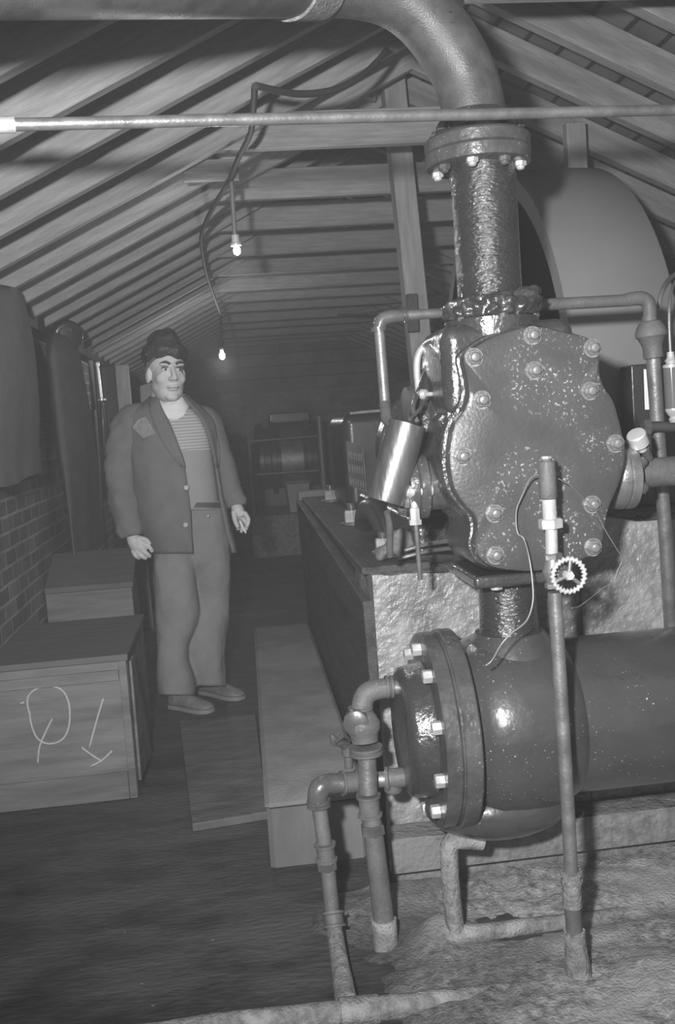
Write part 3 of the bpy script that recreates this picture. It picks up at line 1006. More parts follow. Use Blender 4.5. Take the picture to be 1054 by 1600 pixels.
# ---------------------------------------------------------------- oil can, drip fitting, bent pipes
oc = thing('oil_can', 'tilted cylinder of stained sheet steel hanging beside the compressor', 'oil can', P(600, 785, 2.33))
ta, tb = P(636, 662, 2.33), P(601, 783, 2.33)
m_ = MB().lathe(tb, ta - tb, [(0, .040), (.0, .0465), (.004, .047), ((ta - tb).length, .0455), ((ta - tb).length, .043), ((ta - tb).length - .008, .042), ((ta - tb).length - .009, .01)], 36)
can = m_.build('body', MT['sheet'], oc, 35)
m_ = MB().tube(px([(652, 660, 2.33), (645, 640, 2.35), (650, 618, 2.40)]), .006, 8, 3)
m_.tube(px([(640, 655, 2.30), (655, 640, 2.34), (667, 622, 2.4)]), .005, 8, 3)
m_.build('hanger', MT['oilypipe'], oc, 60)
m_ = MB().tube(px([(604, 800, 2.38), (608, 820, 2.40), (609, 868, 2.46)]), [.008, .009, .009], 12, 3)
m_.build('spout_tube', MT['steel'], oc, 60)

db = thing('drip_fitting', 'small valve and tube fitting dripping in front of the side flange', 'valve', P(652, 905, 2.33))
m_ = MB().lathe(P(630, 769, 2.32), Xv, [(-.012, .003), (0, .003), (0, .012), (.012, .012), (.014, .016), (.024, .016), (.026, .012), (.034, .015), (.055, .018), (.07, .014)], 20)
m_.build('needle_valve', MT['brightsteel'], db, 40)
m_ = MB().hexprism(P(648, 812, 2.32), Zv, .0125, .028)
m_.lathe(P(648, 812, 2.32), Zv, [(-.012, .016), (0, .016)], 6)
m_.lathe(P(647, 790, 2.32), Zv, [(-.005, .009), (.025, .009)], 14)
m_.build('hex_union', MT['brightsteel'], db, 30)
m_ = MB().tube(px([(649, 815, 2.32), (652, 850, 2.33), (656, 905, 2.35)]), .006, 10)
m_.build('drip_tube', MT['steel'], db, 60)

bp1 = thing('overflow_pipe', 'steel pipe leaving the chest and elbowing down to the oil can', 'pipe', P(604, 650, 2.42))
m_ = MB().tube(px([(695, 489, 2.45), (625, 493, 2.44)]), .0125, 16)
m_.build('horizontal_length', MT['steel'], bp1, 60)
m_ = MB().tube(px([(630, 493, 2.44), (608, 495, 2.44), (596, 501, 2.44), (592, 514, 2.44)]), [.0155, .017, .0175, .016], 18, 3)
m_.build('elbow', MT['oilypipe'], bp1, 50)
coupling(bp1, 'oilypipe', P(636, 492, 2.44), P(630, 493, 2.44), .016, .002, 'elbow_collar')
coupling(bp1, 'oilypipe', P(591, 511, 2.44), P(592, 518, 2.44), .016, .003, 'elbow_collar')
m_ = MB().tube(px([(592, 514, 2.44), (602, 640, 2.42)]), .0130, 16)
m_.build('drop', MT['steel'], bp1, 60)
m_ = MB().tube(px([(601, 630, 2.42), (604, 655, 2.40), (612, 668, 2.36)]), [.0145, .0145, .012], 16)
m_.build('end_collar', MT['oilypipe'], bp1, 60)

bp2 = thing('feed_pipe', 'dusty pipe elbowing over the chest into a bulbous union and down behind the tank', 'pipe', P(1045, 985, 2.62))
m_ = MB().tube(px([(815, 478, 2.5), (985, 469, 2.5)]), .0155, 18)
m_.build('horizontal_length', MT['dullpipe'], bp2, 60)
m_ = MB().tube(px([(975, 469, 2.5), (1000, 466, 2.5), (1012, 473, 2.5), (1015, 490, 2.5), (1015, 505, 2.5)]), [.0165, .0185, .0185, .0175, .0165], 18, 3)
m_.build('elbow', MT['dullpipe'], bp2, 60)
ua, ub = P(1014, 494, 2.5), P(1021, 562, 2.5)
m_ = MB().lathe(ua, ub - ua, [(0, .019), (.012, .019), (.014, .027), (.028, .036), (.042, .0405), (.052, .0405), (.056, .035), (.075, .027), (.08, .0255), (.108, .0255), (.11, .018)], 28)
m_.build('union', MT['dullpipe'], bp2, 35)
m_ = MB().tube(px([(1020, 555, 2.5), (1029, 700, 2.53), (1040, 850, 2.58), (1048, 990, 2.62)]), .0185, 18)
m_.build('drop', MT['steel'], bp2, 60)

rp = thing('outlet_pipe', 'grey horizontal pipe leaving the right side of the compressor', 'pipe', (1.1, 2.34, rf.z - .04))
m_ = MB().tube([(.975, 2.34, rf.z), (1.7, 2.34, rf.z)], .036, 24)
m_.build('run', MT['dullpipe'], rp, 60)
ck = thing('grease_cup', 'short bright screw cup tilted above the outlet flange', 'grease cup', P(990, 700, 2.3))
ga, gb_ = P(1003, 703, 2.3), P(994, 676, 2.27)
m_ = MB().lathe(ga, P(1014, 700, 2.30) * 0 + (P(999, 684, 2.28) - P(1008, 706, 2.3)), [(0, .011), (.018, .011), (.02, .023), (.05, .0235), (.053, .021), (.054, .01)], 24)
m_.build('cup', MT['brass'], ck, 35)
m_ = MB().tube([P(1006, 700, 2.3), P(1012, 716, 2.32)], .012, 12)
m_.build('stem', MT['oilypipe'], ck, 40)
hs = thing('oil_hose', 'dark hose with a hex end joining the feed pipe', 'hose', P(1030, 666, 2.47))
m_ = MB().tube(px([(1008, 668, 2.47), (1025, 666, 2.47), (1045, 667, 2.47), (1090, 662, 2.47)]), .0135, 14)
m_.build('tube', MT['cable'], hs, 60)
m_ = MB().hexprism(P(1014, 667, 2.47), -Xv, .021, .018)
m_.build('hex_end', MT['oilypipe'], hs, 30)

lb = thing('lubricator', 'sight-glass lubricator with bright caps beside the feed pipe', 'lubricator', P(1050, 665, 2.45))
la, lb_ = P(1053, 660, 2.45), P(1047, 550, 2.45)
L = (lb_ - la).length
m_ = MB().lathe(la, lb_ - la, [(L * .2, .020), (L * .78, .020)], 24)
m_.build('glass', MT['glass'], lb, 50)
m_ = MB().lathe(la, lb_ - la, [(0, .010), (.008, .014), (.014, .010), (.02, .015), (.03, .021), (.036, .021)], 20)
m_.build('lower_cap', MT['brightsteel'], lb, 40)
m_ = MB().lathe(la, lb_ - la, [(L * .78, .021), (L * .82, .021), (L * .84, .012), (L * .88, .016), (L * .92, .010), (L, .009)], 20)
m_.build('upper_cap', MT['brightsteel'], lb, 40)
m_ = MB().tube(px([(1047, 552, 2.45), (1045, 505, 2.45), (1046, 470, 2.46), (1052, 445, 2.5), (1064, 430, 2.55)]), .0045, 10, 4)
m_.build('feed_tube', MT['steel'], lb, 60)
wire('curved_tube', px([(1029, 482, 2.6), (1031, 465, 2.6), (1038, 447, 2.62), (1048, 434, 2.66), (1062, 424, 2.7)]), 'thin dark curved tube rising past the big grey wheel', .007, 'dullpipe', 'tube')
bxp = P(985, 570, 2.95)
bx2 = P(1016, 645, 2.95)
mb_ = thing('motor_starter', 'dark box with one bright metal edge behind the feed pipe', 'box', Vector((bxp.x, 2.95, 1.0)))
MB().box((bxp.x, 2.95, .98), (bx2.x + .3, 3.04, bxp.z)).build('case', MT['darkmach'], mb_, 0, .006)
MB().hexa([P(1007, 640, 2.94), P(1014, 640, 2.94), P(1014, 640, 2.949), P(1007, 640, 2.949), P(1005, 577, 2.94), P(1009, 577, 2.94), P(1009, 577, 2.949), P(1005, 577, 2.949)]).build('bright_strip', MT['white'], mb_, 0)

# nuts and clutter on top of the foundation
for i, (x, y, Y, s) in enumerate(((598, 845, 2.98, 1.0), (549, 803, 3.9, 1.25), (516, 775, 5.1, 1.3))):
    p = P(x, y, Y)
    p.z = .897
    t = thing('anchor_bolt', ('bright nutted anchor bolt standing under the oil can', 'second anchor bolt along the dark plank, between the other two', 'farthest small anchor bolt near the end of the dark plank')[i], 'bolt', p, 'anchor bolts along the foundation')
    MB().lathe(p, Zv, [(0, .035 * s), (.008, .036 * s), (.012, .03 * s)], 20).build('washer', MT['steel'], t, 40)
    MB().hexprism(p + Vector((0, 0, .012)), Zv, .026 * s, .036 * s).build('nut', MT['brightsteel'], t, 0)
    MB().lathe(p, Zv, [(.04 * s, .014 * s), (.064 * s, .014 * s), (.068 * s, .010 * s)], 14).build('stud', MT['oilypipe'], t, 40)
m_ = MB().tube(px([(566, 822, 3.55), (575, 800, 3.5), (590, 800, 3.4), (604, 822, 3.25), (610, 850, 3.1)]), [.03, .045, .05, .045, .03], 16, 4)
m_.build('casting_lug', MT['darkmach'], cp, 60)
rg = MB()
rg.ell(P(632, 868, 2.86), (.055, .06, .045), 20)
rg.ell(P(655, 852, 2.9), (.05, .05, .05), 20)
rg.ell(P(600, 880, 2.86), (.03, .04, .02), 16)
rg = remesh(rg, .006, 2)
rg.v = [v + Vector((noise.noise(v * 28), noise.noise(v * 28 + Vector((9, 0, 0))), noise.noise(v * 28 + Vector((0, 9, 0))))) * .014 for v in rg.v]
zmin = min(v.z for v in rg.v)
rg.v = [v + Vector((0, 0, .893 - zmin)) for v in rg.v]
tag(rg.build('crumpled_rag', MT['rag'], None, 60), 'crumpled oily rag lying on the foundation beside the chest', 'rag')
wire('copper_tube', px([(632, 860, 2.75), (665, 851, 2.72), (702, 845, 2.6)]), 'upper of two thin tubes above the rough stone', .006, 'steel', 'tube')
wire('copper_tube', px([(622, 873, 2.75), (665, 862, 2.72), (706, 856, 2.6)]), 'lower of two thin tubes above the rough stone', .006, 'steel', 'tube')

# crankcase with name plate
cs = thing('crankcase', 'dark machine housing with a lettered plate beyond the oil can', 'machine', (.62, 4.5, .895))
c1 = P(533, 648, 4.45)
m_ = MB().box((c1.x, 4.45, .895), (.86, 5.0, c1.z))
m_.build('housing', MT['darkmach'], cs, 0, .05, 4)
m_ = MB()
for k in range(3):
    z = c1.z - .006
m_.tube([(c1.x + .05, 4.5, c1.z + .002), (c1.x + .16, 4.56, c1.z + .006), (c1.x + .3, 4.6, c1.z + .004)], .008, 8, 3)
m_.build('top_glint', MT['brightsteel'], cs, 50)  # bright tube drawn as the glint along the housing top
q = [P(541, 690, 4.445), P(566, 697, 4.445), P(572, 768, 4.445), P(546, 758, 4.445)]
m_ = MB().loft([[p for p in q], [p + Vector((0, -.006, 0)) for p in q]])
pl_ = m_.build('name_plate', MT['darkmach'], cs, 0)
m_ = MB()
for k in range(4):
    a_, b_ = q[k], q[(k + 1) % 4]
    m_.tube([a_ - Vector((0, .008, 0)), b_ - Vector((0, .008, 0))], .0035, 6)
m_.build('plate_rim', MT['steel'], pl_, 0)
MT['letters'] = mat('worn letters', .13, .18, .8)
random.seed(3)
for row, (y0_, y1_) in enumerate(((704, 716), (724, 736), (746, 757))):
    m_ = MB()
    for k in range(6):
        t = .1 + .8 * k / 5
        x_ = 541 + 24 * t + (y0_ - 690) * .075
        m_.tube([P(x_, y0_ + 6 * t, 4.437), P(x_ + .8, y1_ + 6 * t, 4.437)], .0045, 5)
        if k % 2 == row % 2 and k < 5:
            m_.tube([P(x_, y0_ + 6 * t + (5 if row else 1), 4.437), P(x_ + 4, y0_ + 6 * t + 6, 4.437)], .0035, 5)
    m_.build('lettering', MT['letters'], pl_, 0)
wire('coupling_strap', px([(571, 715, 4.3), (568, 735, 4.3), (571, 760, 4.3)]), 'short bright strap on the housing corner', .008, 'steel', 'strap') if False else None

# big wheel
fw = thing('flywheel', 'huge pale grey flywheel standing behind the feed pipe under the roof', 'flywheel', (1.32, 4.0, .4))
WY, WZ, WR = 4.0, 1.316, .918
m_ = MB().lathe((1.13, WY, WZ), Xv, [(0, WR - .07), (.0, WR - .006), (.008, WR), (.19, WR + .006), (.362, WR), (.37, WR - .006), (.37, WR - .07), (.36, WR - .075), (.01, WR - .075), (0, WR - .07)], 160)
rim_ = m_.build('rim', MT['wheel'], fw, 50)
m_ = MB().lathe((1.17, WY, WZ), Xv, [(0, .02), (0, .13), (.29, .13), (.29, .02)], 32)
m_.build('hub', MT['darkmach'], fw, 40)
for k in range(6):
    a = math.radians(20 + 60 * k)
    m_ = MB().tube([(1.32, WY + .1 * math.cos(a), WZ + .1 * math.sin(a)), (1.32, WY + (WR - .06) * math.cos(a), WZ + (WR - .06) * math.sin(a))], [.06, .045], 12)
    m_.build('spoke', MT['darkmach'], fw, 60)
m_ = MB().tube([(.9, WY, WZ), (1.70, WY, WZ)], .045, 20)
m_.build('axle', MT['darkmach'], fw, 60)
pd = thing('bearing_stand', 'dark bearing stand carrying the flywheel axle', 'stand', (1.85, 4.0, 0))
MB().hexa([(1.7, 3.75, 0), (2.0, 3.75, 0), (2.0, 4.25, 0), (1.7, 4.25, 0), (1.75, 3.9, WZ + .09), (1.95, 3.9, WZ + .09), (1.95, 4.1, WZ + .09), (1.75, 4.1, WZ + .09)]).build('column', MT['darkmach'], pd, 0, .02)

# ---------------------------------------------------------------- haze volume added to lift the dark tones
hm = bpy.data.materials.new('black-lifting haze')
hm.use_nodes = True
nt = hm.node_tree
nt.nodes.remove(nt.nodes['Principled BSDF'])
vsn = nt.nodes.new('ShaderNodeVolumeScatter')
vsn.inputs['Density'].default_value = HAZE
nt.links.new(vsn.outputs[0], nt.nodes['Material Output'].inputs['Volume'])
m_ = MB()
sec = ((XL + .01, .005), (XR - .01, .005), (XR - .01, ZE - .02), (XM, ZR - .02), (XL + .01, ZE - .02))
m_.add([(x, y, z) for y in (.8, YB - .01) for x, z in sec],
       [(4, 3, 2, 1, 0), (5, 6, 7, 8, 9)] + [(i, (i + 1) % 5, (i + 1) % 5 + 5, i + 5) for i in range(5)])
tag(m_.build('haze', hm, None, 0), 'thin added haze lifting the dark tones of the whole engine room', 'haze', kind='stuff')

# thin pipe across the view
xp = thing('overhead_pipe', 'long thin bright pipe spanning the whole room in front of the riser', 'pipe', P(527, 182, 2.1))
pa_, pb_ = P(-30, 196, 1.98), P(1090, 171, 2.26)
pd_ = (pb_ - pa_) / (pb_.x - pa_.x)
pa_, pb_ = pa_ + pd_ * (-.9 - pa_.x), pa_ + pd_ * (2.1 - pa_.x)
m_ = MB().tube([pa_, pb_], .0122, 18)
m_.build('run', MT['steel'], xp, 60)
m_ = MB().tube([P(-30, 196, 1.98), P(23, 194.5, 1.9935)], .0155, 18)
m_.build('coupling', MT['brightsteel'], xp, 40)



# ================================================================== THE MAN
YMN = 4.72
mn = thing('person', 'man in a dark open jacket, striped knit and soft cap standing with a cigarette', 'person', (-.17, YMN, 0))
Q = lambda x, y, d=0.0: P(x, y, YMN + d)
HK = 1.13
HC = Q(260, 580, -.01)
HR = Matrix.Rotation(math.radians(20), 3, 'Z') @ Matrix.Rotation(math.radians(3), 3, 'Y')
hp = lambda x, y, z: HC + HR @ (Vector((x, y, z)) * HK)


def hell(mb, c, r, seg=20):
    return mb.ell(hp(*c), [q * HK for q in r], seg, HR)


bd = MB()
hell(bd, (0, .018, .035), (.074, .094, .088), 28)
hell(bd, (0, -.018, -.035), (.064, .070, .085), 28)
hell(bd, (0, -.024, -.085), (.058, .057, .043))
hell(bd, (0, -.066, -.108), (.027, .019, .018))
for s_ in (1, -1):
    hell(bd, (.036 * s_, -.052, -.034), (.027, .024, .026))
    hell(bd, (.028 * s_, -.075, .022), (.027, .014, .009))
    hell(bd, (.012 * s_, -.094, -.038), (.009, .011, .008), 12)
    hell(bd, (.073 * s_, .018, -.018), (.011, .022, .034), 16)
    hell(bd, (.030 * s_, -.066, -.012), (.018, .012, .006), 12)
bd.tube([hp(0, -.078, .016), hp(0, -.096, -.012), hp(0, -.108, -.034)], [.009 * HK, .010 * HK, .012 * HK], 12)
hell(bd, (0, -.104, -.036), (.0125, .0125, .010), 14)
hell(bd, (0, -.084, -.067), (.024, .010, .005), 14)
hell(bd, (0, -.083, -.078), (.020, .011, .006), 14)
bd.tube([hp(0, .022, -.05), hp(0, .045, -.19)], [.064, .070], 20)
hell(bd, (0, -.01, -.06), (.066, .066, .06))
bd.tube([Q(266, 640, .06), Q(268, 665, .04), Q(276, 730, .02), Q(287, 800, .03), Q(300, 870, .04)], [.07, .10, .11, .09, .07], 20)
bd.tube([Q(274, 865, .03), Q(274, 960, 0), Q(277, 1086, 0)], [.07, .05, .03], 16)
bd.tube([Q(328, 865, .06), Q(328, 960, .09), Q(326, 1070, .10)], [.07, .05, .03], 16)
bd.tube([Q(268, 660, .04), Q(208, 664, .03), Q(194, 745, .0), Q(206, 836, -.03)], [.07, .058, .045, .029], 16, 3)
bd.tube([Q(268, 660, .06), Q(318, 664, .06), Q(350, 742, .03), Q(369, 790, -.02)], [.07, .055, .042, .027], 16, 3)
# hand hanging by the pocket
def finger(L, r):
    bd.tube([Q(*q) for q in L], r, 10, 3)
bd.tube([Q(205, 834, -.03), Q(210, 846, -.035), Q(216, 856, -.035)], [.027, .034, .030], 14)
bd.ell(Q(213, 852, -.03), (.036, .022, .030), 16)
finger(((220, 849, -.045), (232, 854, -.06), (239, 862, -.05)), [.0125, .0115, .0095])
finger(((218, 856, -.05), (228, 864, -.066), (235, 870, -.05)), [.0125, .0115, .0095])
finger(((213, 860, -.045), (221, 869, -.058), (229, 873, -.045)), [.012, .011, .009])
finger(((207, 860, -.04), (212, 869, -.05), (219, 873, -.04)), [.011, .010, .008])
finger(((216, 841, -.04), (227, 843, -.055), (236, 850, -.062)), [.014, .0125, .010])
# hand with the cigarette
bd.tube([Q(369, 788, -.02), Q(371, 797, -.03), Q(374, 807, -.03)], [.025, .032, .028], 14)
bd.ell(Q(373, 803, -.03), (.032, .024, .030), 16)
finger(((381, 800, -.05), (388, 812, -.065), (385, 824, -.07)), [.0125, .0115, .009])
finger(((378, 808, -.03), (386, 820, -.04), (381, 831, -.055)), [.0125, .0115, .009])
finger(((373, 811, -.012), (379, 823, -.01), (376, 832, -.03)), [.012, .011, .009])
finger(((367, 809, .0), (371, 820, .01), (371, 828, -.01)), [.011, .010, .008])
finger(((365, 799, -.05), (367, 813, -.075), (372, 825, -.082)), [.014, .0125, .010])
body_o = remesh(bd, .0045, 4, .5).build('body', MT['skin'], mn, 180)
for s_ in (1, -1):
    e = MB()
    hell(e, (.030 * s_, -.0735, .001), (.013, .008, .0062), 14)
    eo = e.build('eye', MT['eye'], mn, 180)
    e = MB()
    hell(e, (.030 * s_ + .002, -.0802, .001), (.0056, .004, .0056), 12)
    e.build('iris', MT['iris'], eo, 180)
    e = MB().tube([hp(.016 * s_, -.080, .009), hp(.030 * s_, -.0815, .0105), hp(.044 * s_, -.073, .006)], .0025, 8, 3)
    e.build('eyelid', MT['hair'], mn, 180)
    e = MB().tube([hp(.012 * s_, -.0895, .022), hp(.030 * s_, -.0885, .030), hp(.050 * s_, -.075, .023)], [.005, .0065, .004], 8, 3)
    e.build('eyebrow', MT['hair'], mn, 180)
e = MB().tube([hp(-.025, -.083, -.0715), hp(-.01, -.0925, -.073), hp(.01, -.0925, -.0725), hp(.026, -.083, -.070)], [.0018, .003, .003, .0018], 8, 3)
e.build('mouth', MT['lips'], mn, 180)
e = MB()
hell(e, (0, .048, .022), (.073, .078, .075), 24)
e.build('hair', MT['hair'], mn, 180)
e = MB()
CR = HR @ Matrix.Rotation(math.radians(6), 3, 'Y') @ Matrix.Rotation(math.radians(-10), 3, 'X')
e.ell(hp(0, .020, .068), (.094 * HK, .112 * HK, .060 * HK), 28, CR)
e.ell(hp(-.002, .020, .105), (.072 * HK, .085 * HK, .062 * HK), 28, CR)
e.ell(hp(.012, .01, .145), (.034 * HK, .045 * HK, .030 * HK), 20, CR)
e = remesh(e, .006, 3)
e.v = [v + Vector((noise.noise(v * 22), noise.noise(v * 22 + Vector((7, 0, 0))), noise.noise(v * 22 + Vector((0, 7, 0))))) * .010 for v in e.v]
cp_o = e.build('cap', MT['cap'], mn, 180)
e = MB().tube([hp(-.093, -.012, -.004), hp(-.088, -.045, .026), hp(-.070, -.078, .046)], .0045, 8, 4)
e.build('cap_strap_highlight', MT['rail'], cp_o, 180)  # pale tube: ear-flap strap with its highlight put into the colour

def wrinkle(mb, amp, f=9, sz=.5, seed=0):
    c = sum(mb.v, Vector()) / len(mb.v)
    out = []
    for v in mb.v:
        d = Vector((v.x - c.x, v.y - c.y, 0))
        if d.length:
            d.normalize()
        out.append(v + d * amp * noise.fractal(Vector((v.x * f, v.y * f, v.z * f * sz)) + Vector((seed, 0, 0)), 1, 2, 3))
    mb.v = out

def interp(rows, n):
    out = []
    for i in range(len(rows) - 1):
        for k in range(n):
            t = k / n
            r0, r1, r2, r3 = rows[max(i - 1, 0)], rows[i], rows[i + 1], rows[min(i + 2, len(rows) - 1)]
            out.append([.5 * (2 * b_ + (c_ - a_) * t + (2 * a_ - 5 * b_ + 4 * c_ - d_) * t * t + (3 * b_ - a_ - 3 * c_ + d_) * t ** 3) for a_, b_, c_, d_ in zip(r0, r1, r2, r3)])
    return out + [list(rows[-1])]

def oval(y, xl, xr, b, dc, n=48, t0=None, t1=None, ex=2.3):
    xc, a = (xl + xr) / 2, (xr - xl) / 2
    ring = []
    for k in range(n):
        t = 2 * math.pi * k / n if t0 is None else t0 + (t1 - t0) * k / (n - 1)
        c_, s_ = math.cos(t), math.sin(t)
        c2 = math.copysign(abs(c_) ** (2 / ex), c_)
        s2 = math.copysign(abs(s_) ** (2 / ex), s_)
        ring.append(Q(xc + a * c2, y, dc - b * s2))
    return ring

# trousers
tr = MB()
tr.loft([oval(*r) for r in interp([(782, 266, 351, .105, .02), (820, 250, 357, .112, .03), (850, 243, 360, .112, .04), (880, 244, 360, .10, .04), (905, 252, 352, .06, .05)], 5)])
tr.loft([oval(*r) for r in interp([(850, 243, 306, .105, .02), (880, 241, 307, .112, .01), (905, 241, 308, .110, .01), (935, 242, 310, .105, .0), (960, 243, 311, .10, .0), (985, 244, 305, .098, .0), (1005, 245, 296, .095, .0),
                                   (1028, 246, 294, .095, -.01), (1048, 246, 300, .10, -.01), (1066, 247, 305, .105, -.01), (1086, 249, 305, .105, -.01)], 4)])
tr.loft([oval(*r) for r in interp([(850, 298, 359, .11, .055), (880, 299, 361, .112, .06), (905, 302, 361, .108, .075), (935, 304, 358, .10, .10), (965, 298, 355, .098, .08), (1000, 289, 351, .095, .07), (1030, 287, 351, .095, .07),
                                   (1060, 294, 353, .10, .09), (1072, 297, 354, .10, .10)], 4)])
tr = remesh(tr, .008, 3)
wrinkle(tr, .012, 8, .45, 3)
tr.build('trousers', MT['trousers'], mn, 180)
# jumper
JR = [(618, 238, 292, .085, .05, 246, 286), (632, 220, 308, .10, .045, 250, 297), (645, 203, 324, .115, .04, 256, 308), (660, 194, 335, .13, .035, 264, 317), (690, 198, 339, .145, .02, 276, 329),
      (730, 204, 343, .155, .01, 289, 338), (790, 210, 352, .165, .01, 297, 345), (830, 222, 361, .165, .01, 299, 353), (864, 238, 372, .155, .02, 301, 362)]
def inner(r, ds, db):
    return (r[0], r[1] + ds, r[2] - ds, r[3] - db, r[4])
sw = MB().loft([oval(*inner(r, 8, .022)) for r in interp([(634, 224, 306, .10, .045)] + [q[:5] for q in JR[2:6]] + [(760, 207, 348, .168, .01), (797, 212, 352, .155, .01)], 5)])
wrinkle(sw, .004, 12, 1)
sw.build('jumper', MT['knit'], mn, 180)
YK = interp([(640, 211, 317, .108, .042), (660, 194, 335, .13, .035), (690, 198, 339, .145, .02), (704, 200, 340, .149, .018)], 5)
sw = MB().loft([oval(*inner(r, 7, .017)) for r in YK])
yo = sw.build('jumper_yoke', MT['yoke'], mn, 180)
yo['label'] = 'pale striped yoke of the jumper'
sc_ = MB().loft([oval(y, a_, b_, d_, .035, 40, ex=2) for y, a_, b_, d_ in ((616, 244, 290, .072), (628, 242, 293, .080), (644, 236, 304, .100), (656, 226, 312, .108), (657, 232, 306, .10), (640, 248, 292, .07), (618, 248, 287, .064))])
sc_.build('shirt_collar', MT['collar'], mn, 180)
# jacket shell open at the front
rings = []
for r in interp(JR, 5):
    y, xl, xr, b_, dc, oL, oR = r
    xc, a_ = (xl + xr) / 2, (xr - xl) / 2
    cs_ = lambda v: max(-.97, min(.97, math.copysign(abs((v - xc) / a_) ** (2.3 / 2), v - xc)))
    rings.append(oval(y, xl, xr, b_, dc, 56, math.acos(cs_(oL)), 2 * math.pi + math.acos(cs_(oR))))
jk = MB().loft(rings, cap=False, closed=False)
wrinkle(jk, .012, 7, .5, 8)
jo = jk.build('jacket', MT['cloth'], mn, 180)
so = jo.modifiers.new('thickness', 'SOLIDIFY')
so.thickness = .012
so.offset = 0
# lapels lie on the front edges
for side in (0, 1):
    strip = []
    R_ = [q for q in interp(JR, 5) if q[0] <= 735]
    for r in R_:
        y, xl, xr, b_, dc, oL, oR = r
        t = (y - 618) / 117
        wd = (24 if side == 0 else 12) * math.sin(math.pi * min(1, t * .85 + .12)) + 3
        xc, a_ = (xl + xr) / 2, (xr - xl) / 2
        e0 = oL + 1 if side == 0 else oR - 1
        e1 = e0 - wd if side == 0 else e0 + wd
        pts = []
        for k in range(6):
            x = e0 + (e1 - e0) * k / 5
            u_ = max(-.98, min(.98, (x - xc) / a_))
            s_ = (1 - abs(u_) ** 2.3) ** (1 / 2.3)
            pts.append(Q(x, y, dc - b_ * s_ - .016 - .004 * math.sin(k)))
        strip.append(pts)
    lp = MB().loft(strip, cap=False, closed=False)
    lo_ = lp.build('lapel', MT['cloth'], jo, 180)
    so = lo_.modifiers.new('thickness', 'SOLIDIFY')
    so.thickness = .007
sl = MB().tube([Q(232, 655, .04), Q(208, 661, .03), Q(197, 690, .02), Q(191, 745, .0), Q(196, 795, -.02), Q(206, 838, -.035)], [.075, .088, .085, .077, .068, .052], 28, 6)
wrinkle(sl, .022, 12, 1.2, 5)
sl.build('sleeve', MT['cloth'], jo, 180)
sl = MB().tube([Q(305, 655, .06), Q(322, 662, .06), Q(338, 700, .05), Q(353, 748, .02), Q(366, 782, -.01), Q(369, 792, -.02)], [.065, .075, .066, .060, .052, .046], 28, 6)
wrinkle(sl, .014, 12, 1.2, 6)
sl.build('sleeve', MT['cloth'], jo, 180)
def jz(x, y):                    # depth of the jacket front at a point of the shoulder
    r = min(interp(JR, 5), key=lambda q_: abs(q_[0] - y))
    xc, a_ = (r[1] + r[2]) / 2, (r[2] - r[1]) / 2
    u_ = max(-.98, min(.98, (x - xc) / a_))
    return r[4] - r[3] * (1 - abs(u_) ** 2.3) ** (1 / 2.3)
pp = [[Q(x, y, min(jz(x, y), -.035) - d) for x, y in ((207, 668), (216, 655), (227, 651), (237, 664), (243, 678), (224, 685))] for d in (.024, .010)]
pt = MB().loft(pp)
pt.build('shoulder_patch', MT['patch'], jo, 0)
for x, y, r in ((291, 762, .012), (290, 820, .012)):
    MB().lathe(Q(x, y, -.168), Vector((.1, 1, 0)), [(-.006, .004), (-.006, .010), (-.002, r), (.004, r)], 18).build('button', MT['button'], jo, 40)
MB().lathe(Q(325, 806, -.13), Yv, [(-.006, .003), (-.004, .006), (.01, .006)], 12).build('fly_button', MT['button'], mn, 40)
bl = MB().loft([oval(*r) for r in ((785, 264, 353, .133, .015), (793, 262, 354, .135, .016))])
bl.build('belt', MT['hair'], mn, 60)

def shoe(h, t, sidew=1):
    d = (t - h)
    L = d.length
    d.normalize()
    n_ = Zv.cross(d)
    rows = ((-.03, .020, .055, .03), (.02, .034, .085, .018), (.15, .037, .09, .016), (.35, .036, .085, .016), (.55, .042, .066, .016), (.75, .047, .054, .016), (.9, .042, .046, .018), (1.0, .026, .034, .02), (1.03, .010, .026, .022))
    rr, so_ = [], []
    for u_, w_, hgt, zb in interp(rows, 3):
        c_ = h + d * L * u_
        rr.append([c_ + n_ * w_ * math.cos(a) + Zv * (zb + (hgt - zb) * max(0, math.sin(a)) ** .8 if math.sin(a) > 0 else zb) for a in [2 * math.pi * k / 24 for k in range(24)]])
        so_.append([c_ + n_ * (w_ + .004) * sx + Zv * zz for sx, zz in ((-1, .0), (1, .0), (1, .018), (-1, .018))])
    s1 = MB().loft(rr)
    o = s1.build('shoe', MT['shoe'], mn, 180)
    MB().loft(so_).build('sole', MT['sole'], o, 40)
shoe(G(270, 1104, 0), G(329, 1113, 0))
shoe(G(316, 1081, 0), G(377, 1093, 0))
cg = MB().tube([Q(375, 815, -.07), Q(384, 833, -.10)], .0042, 10)
tag(cg.build('cigarette', MT['white'], None, 60), 'white cigarette held between the fingers of the man', 'cigarette')

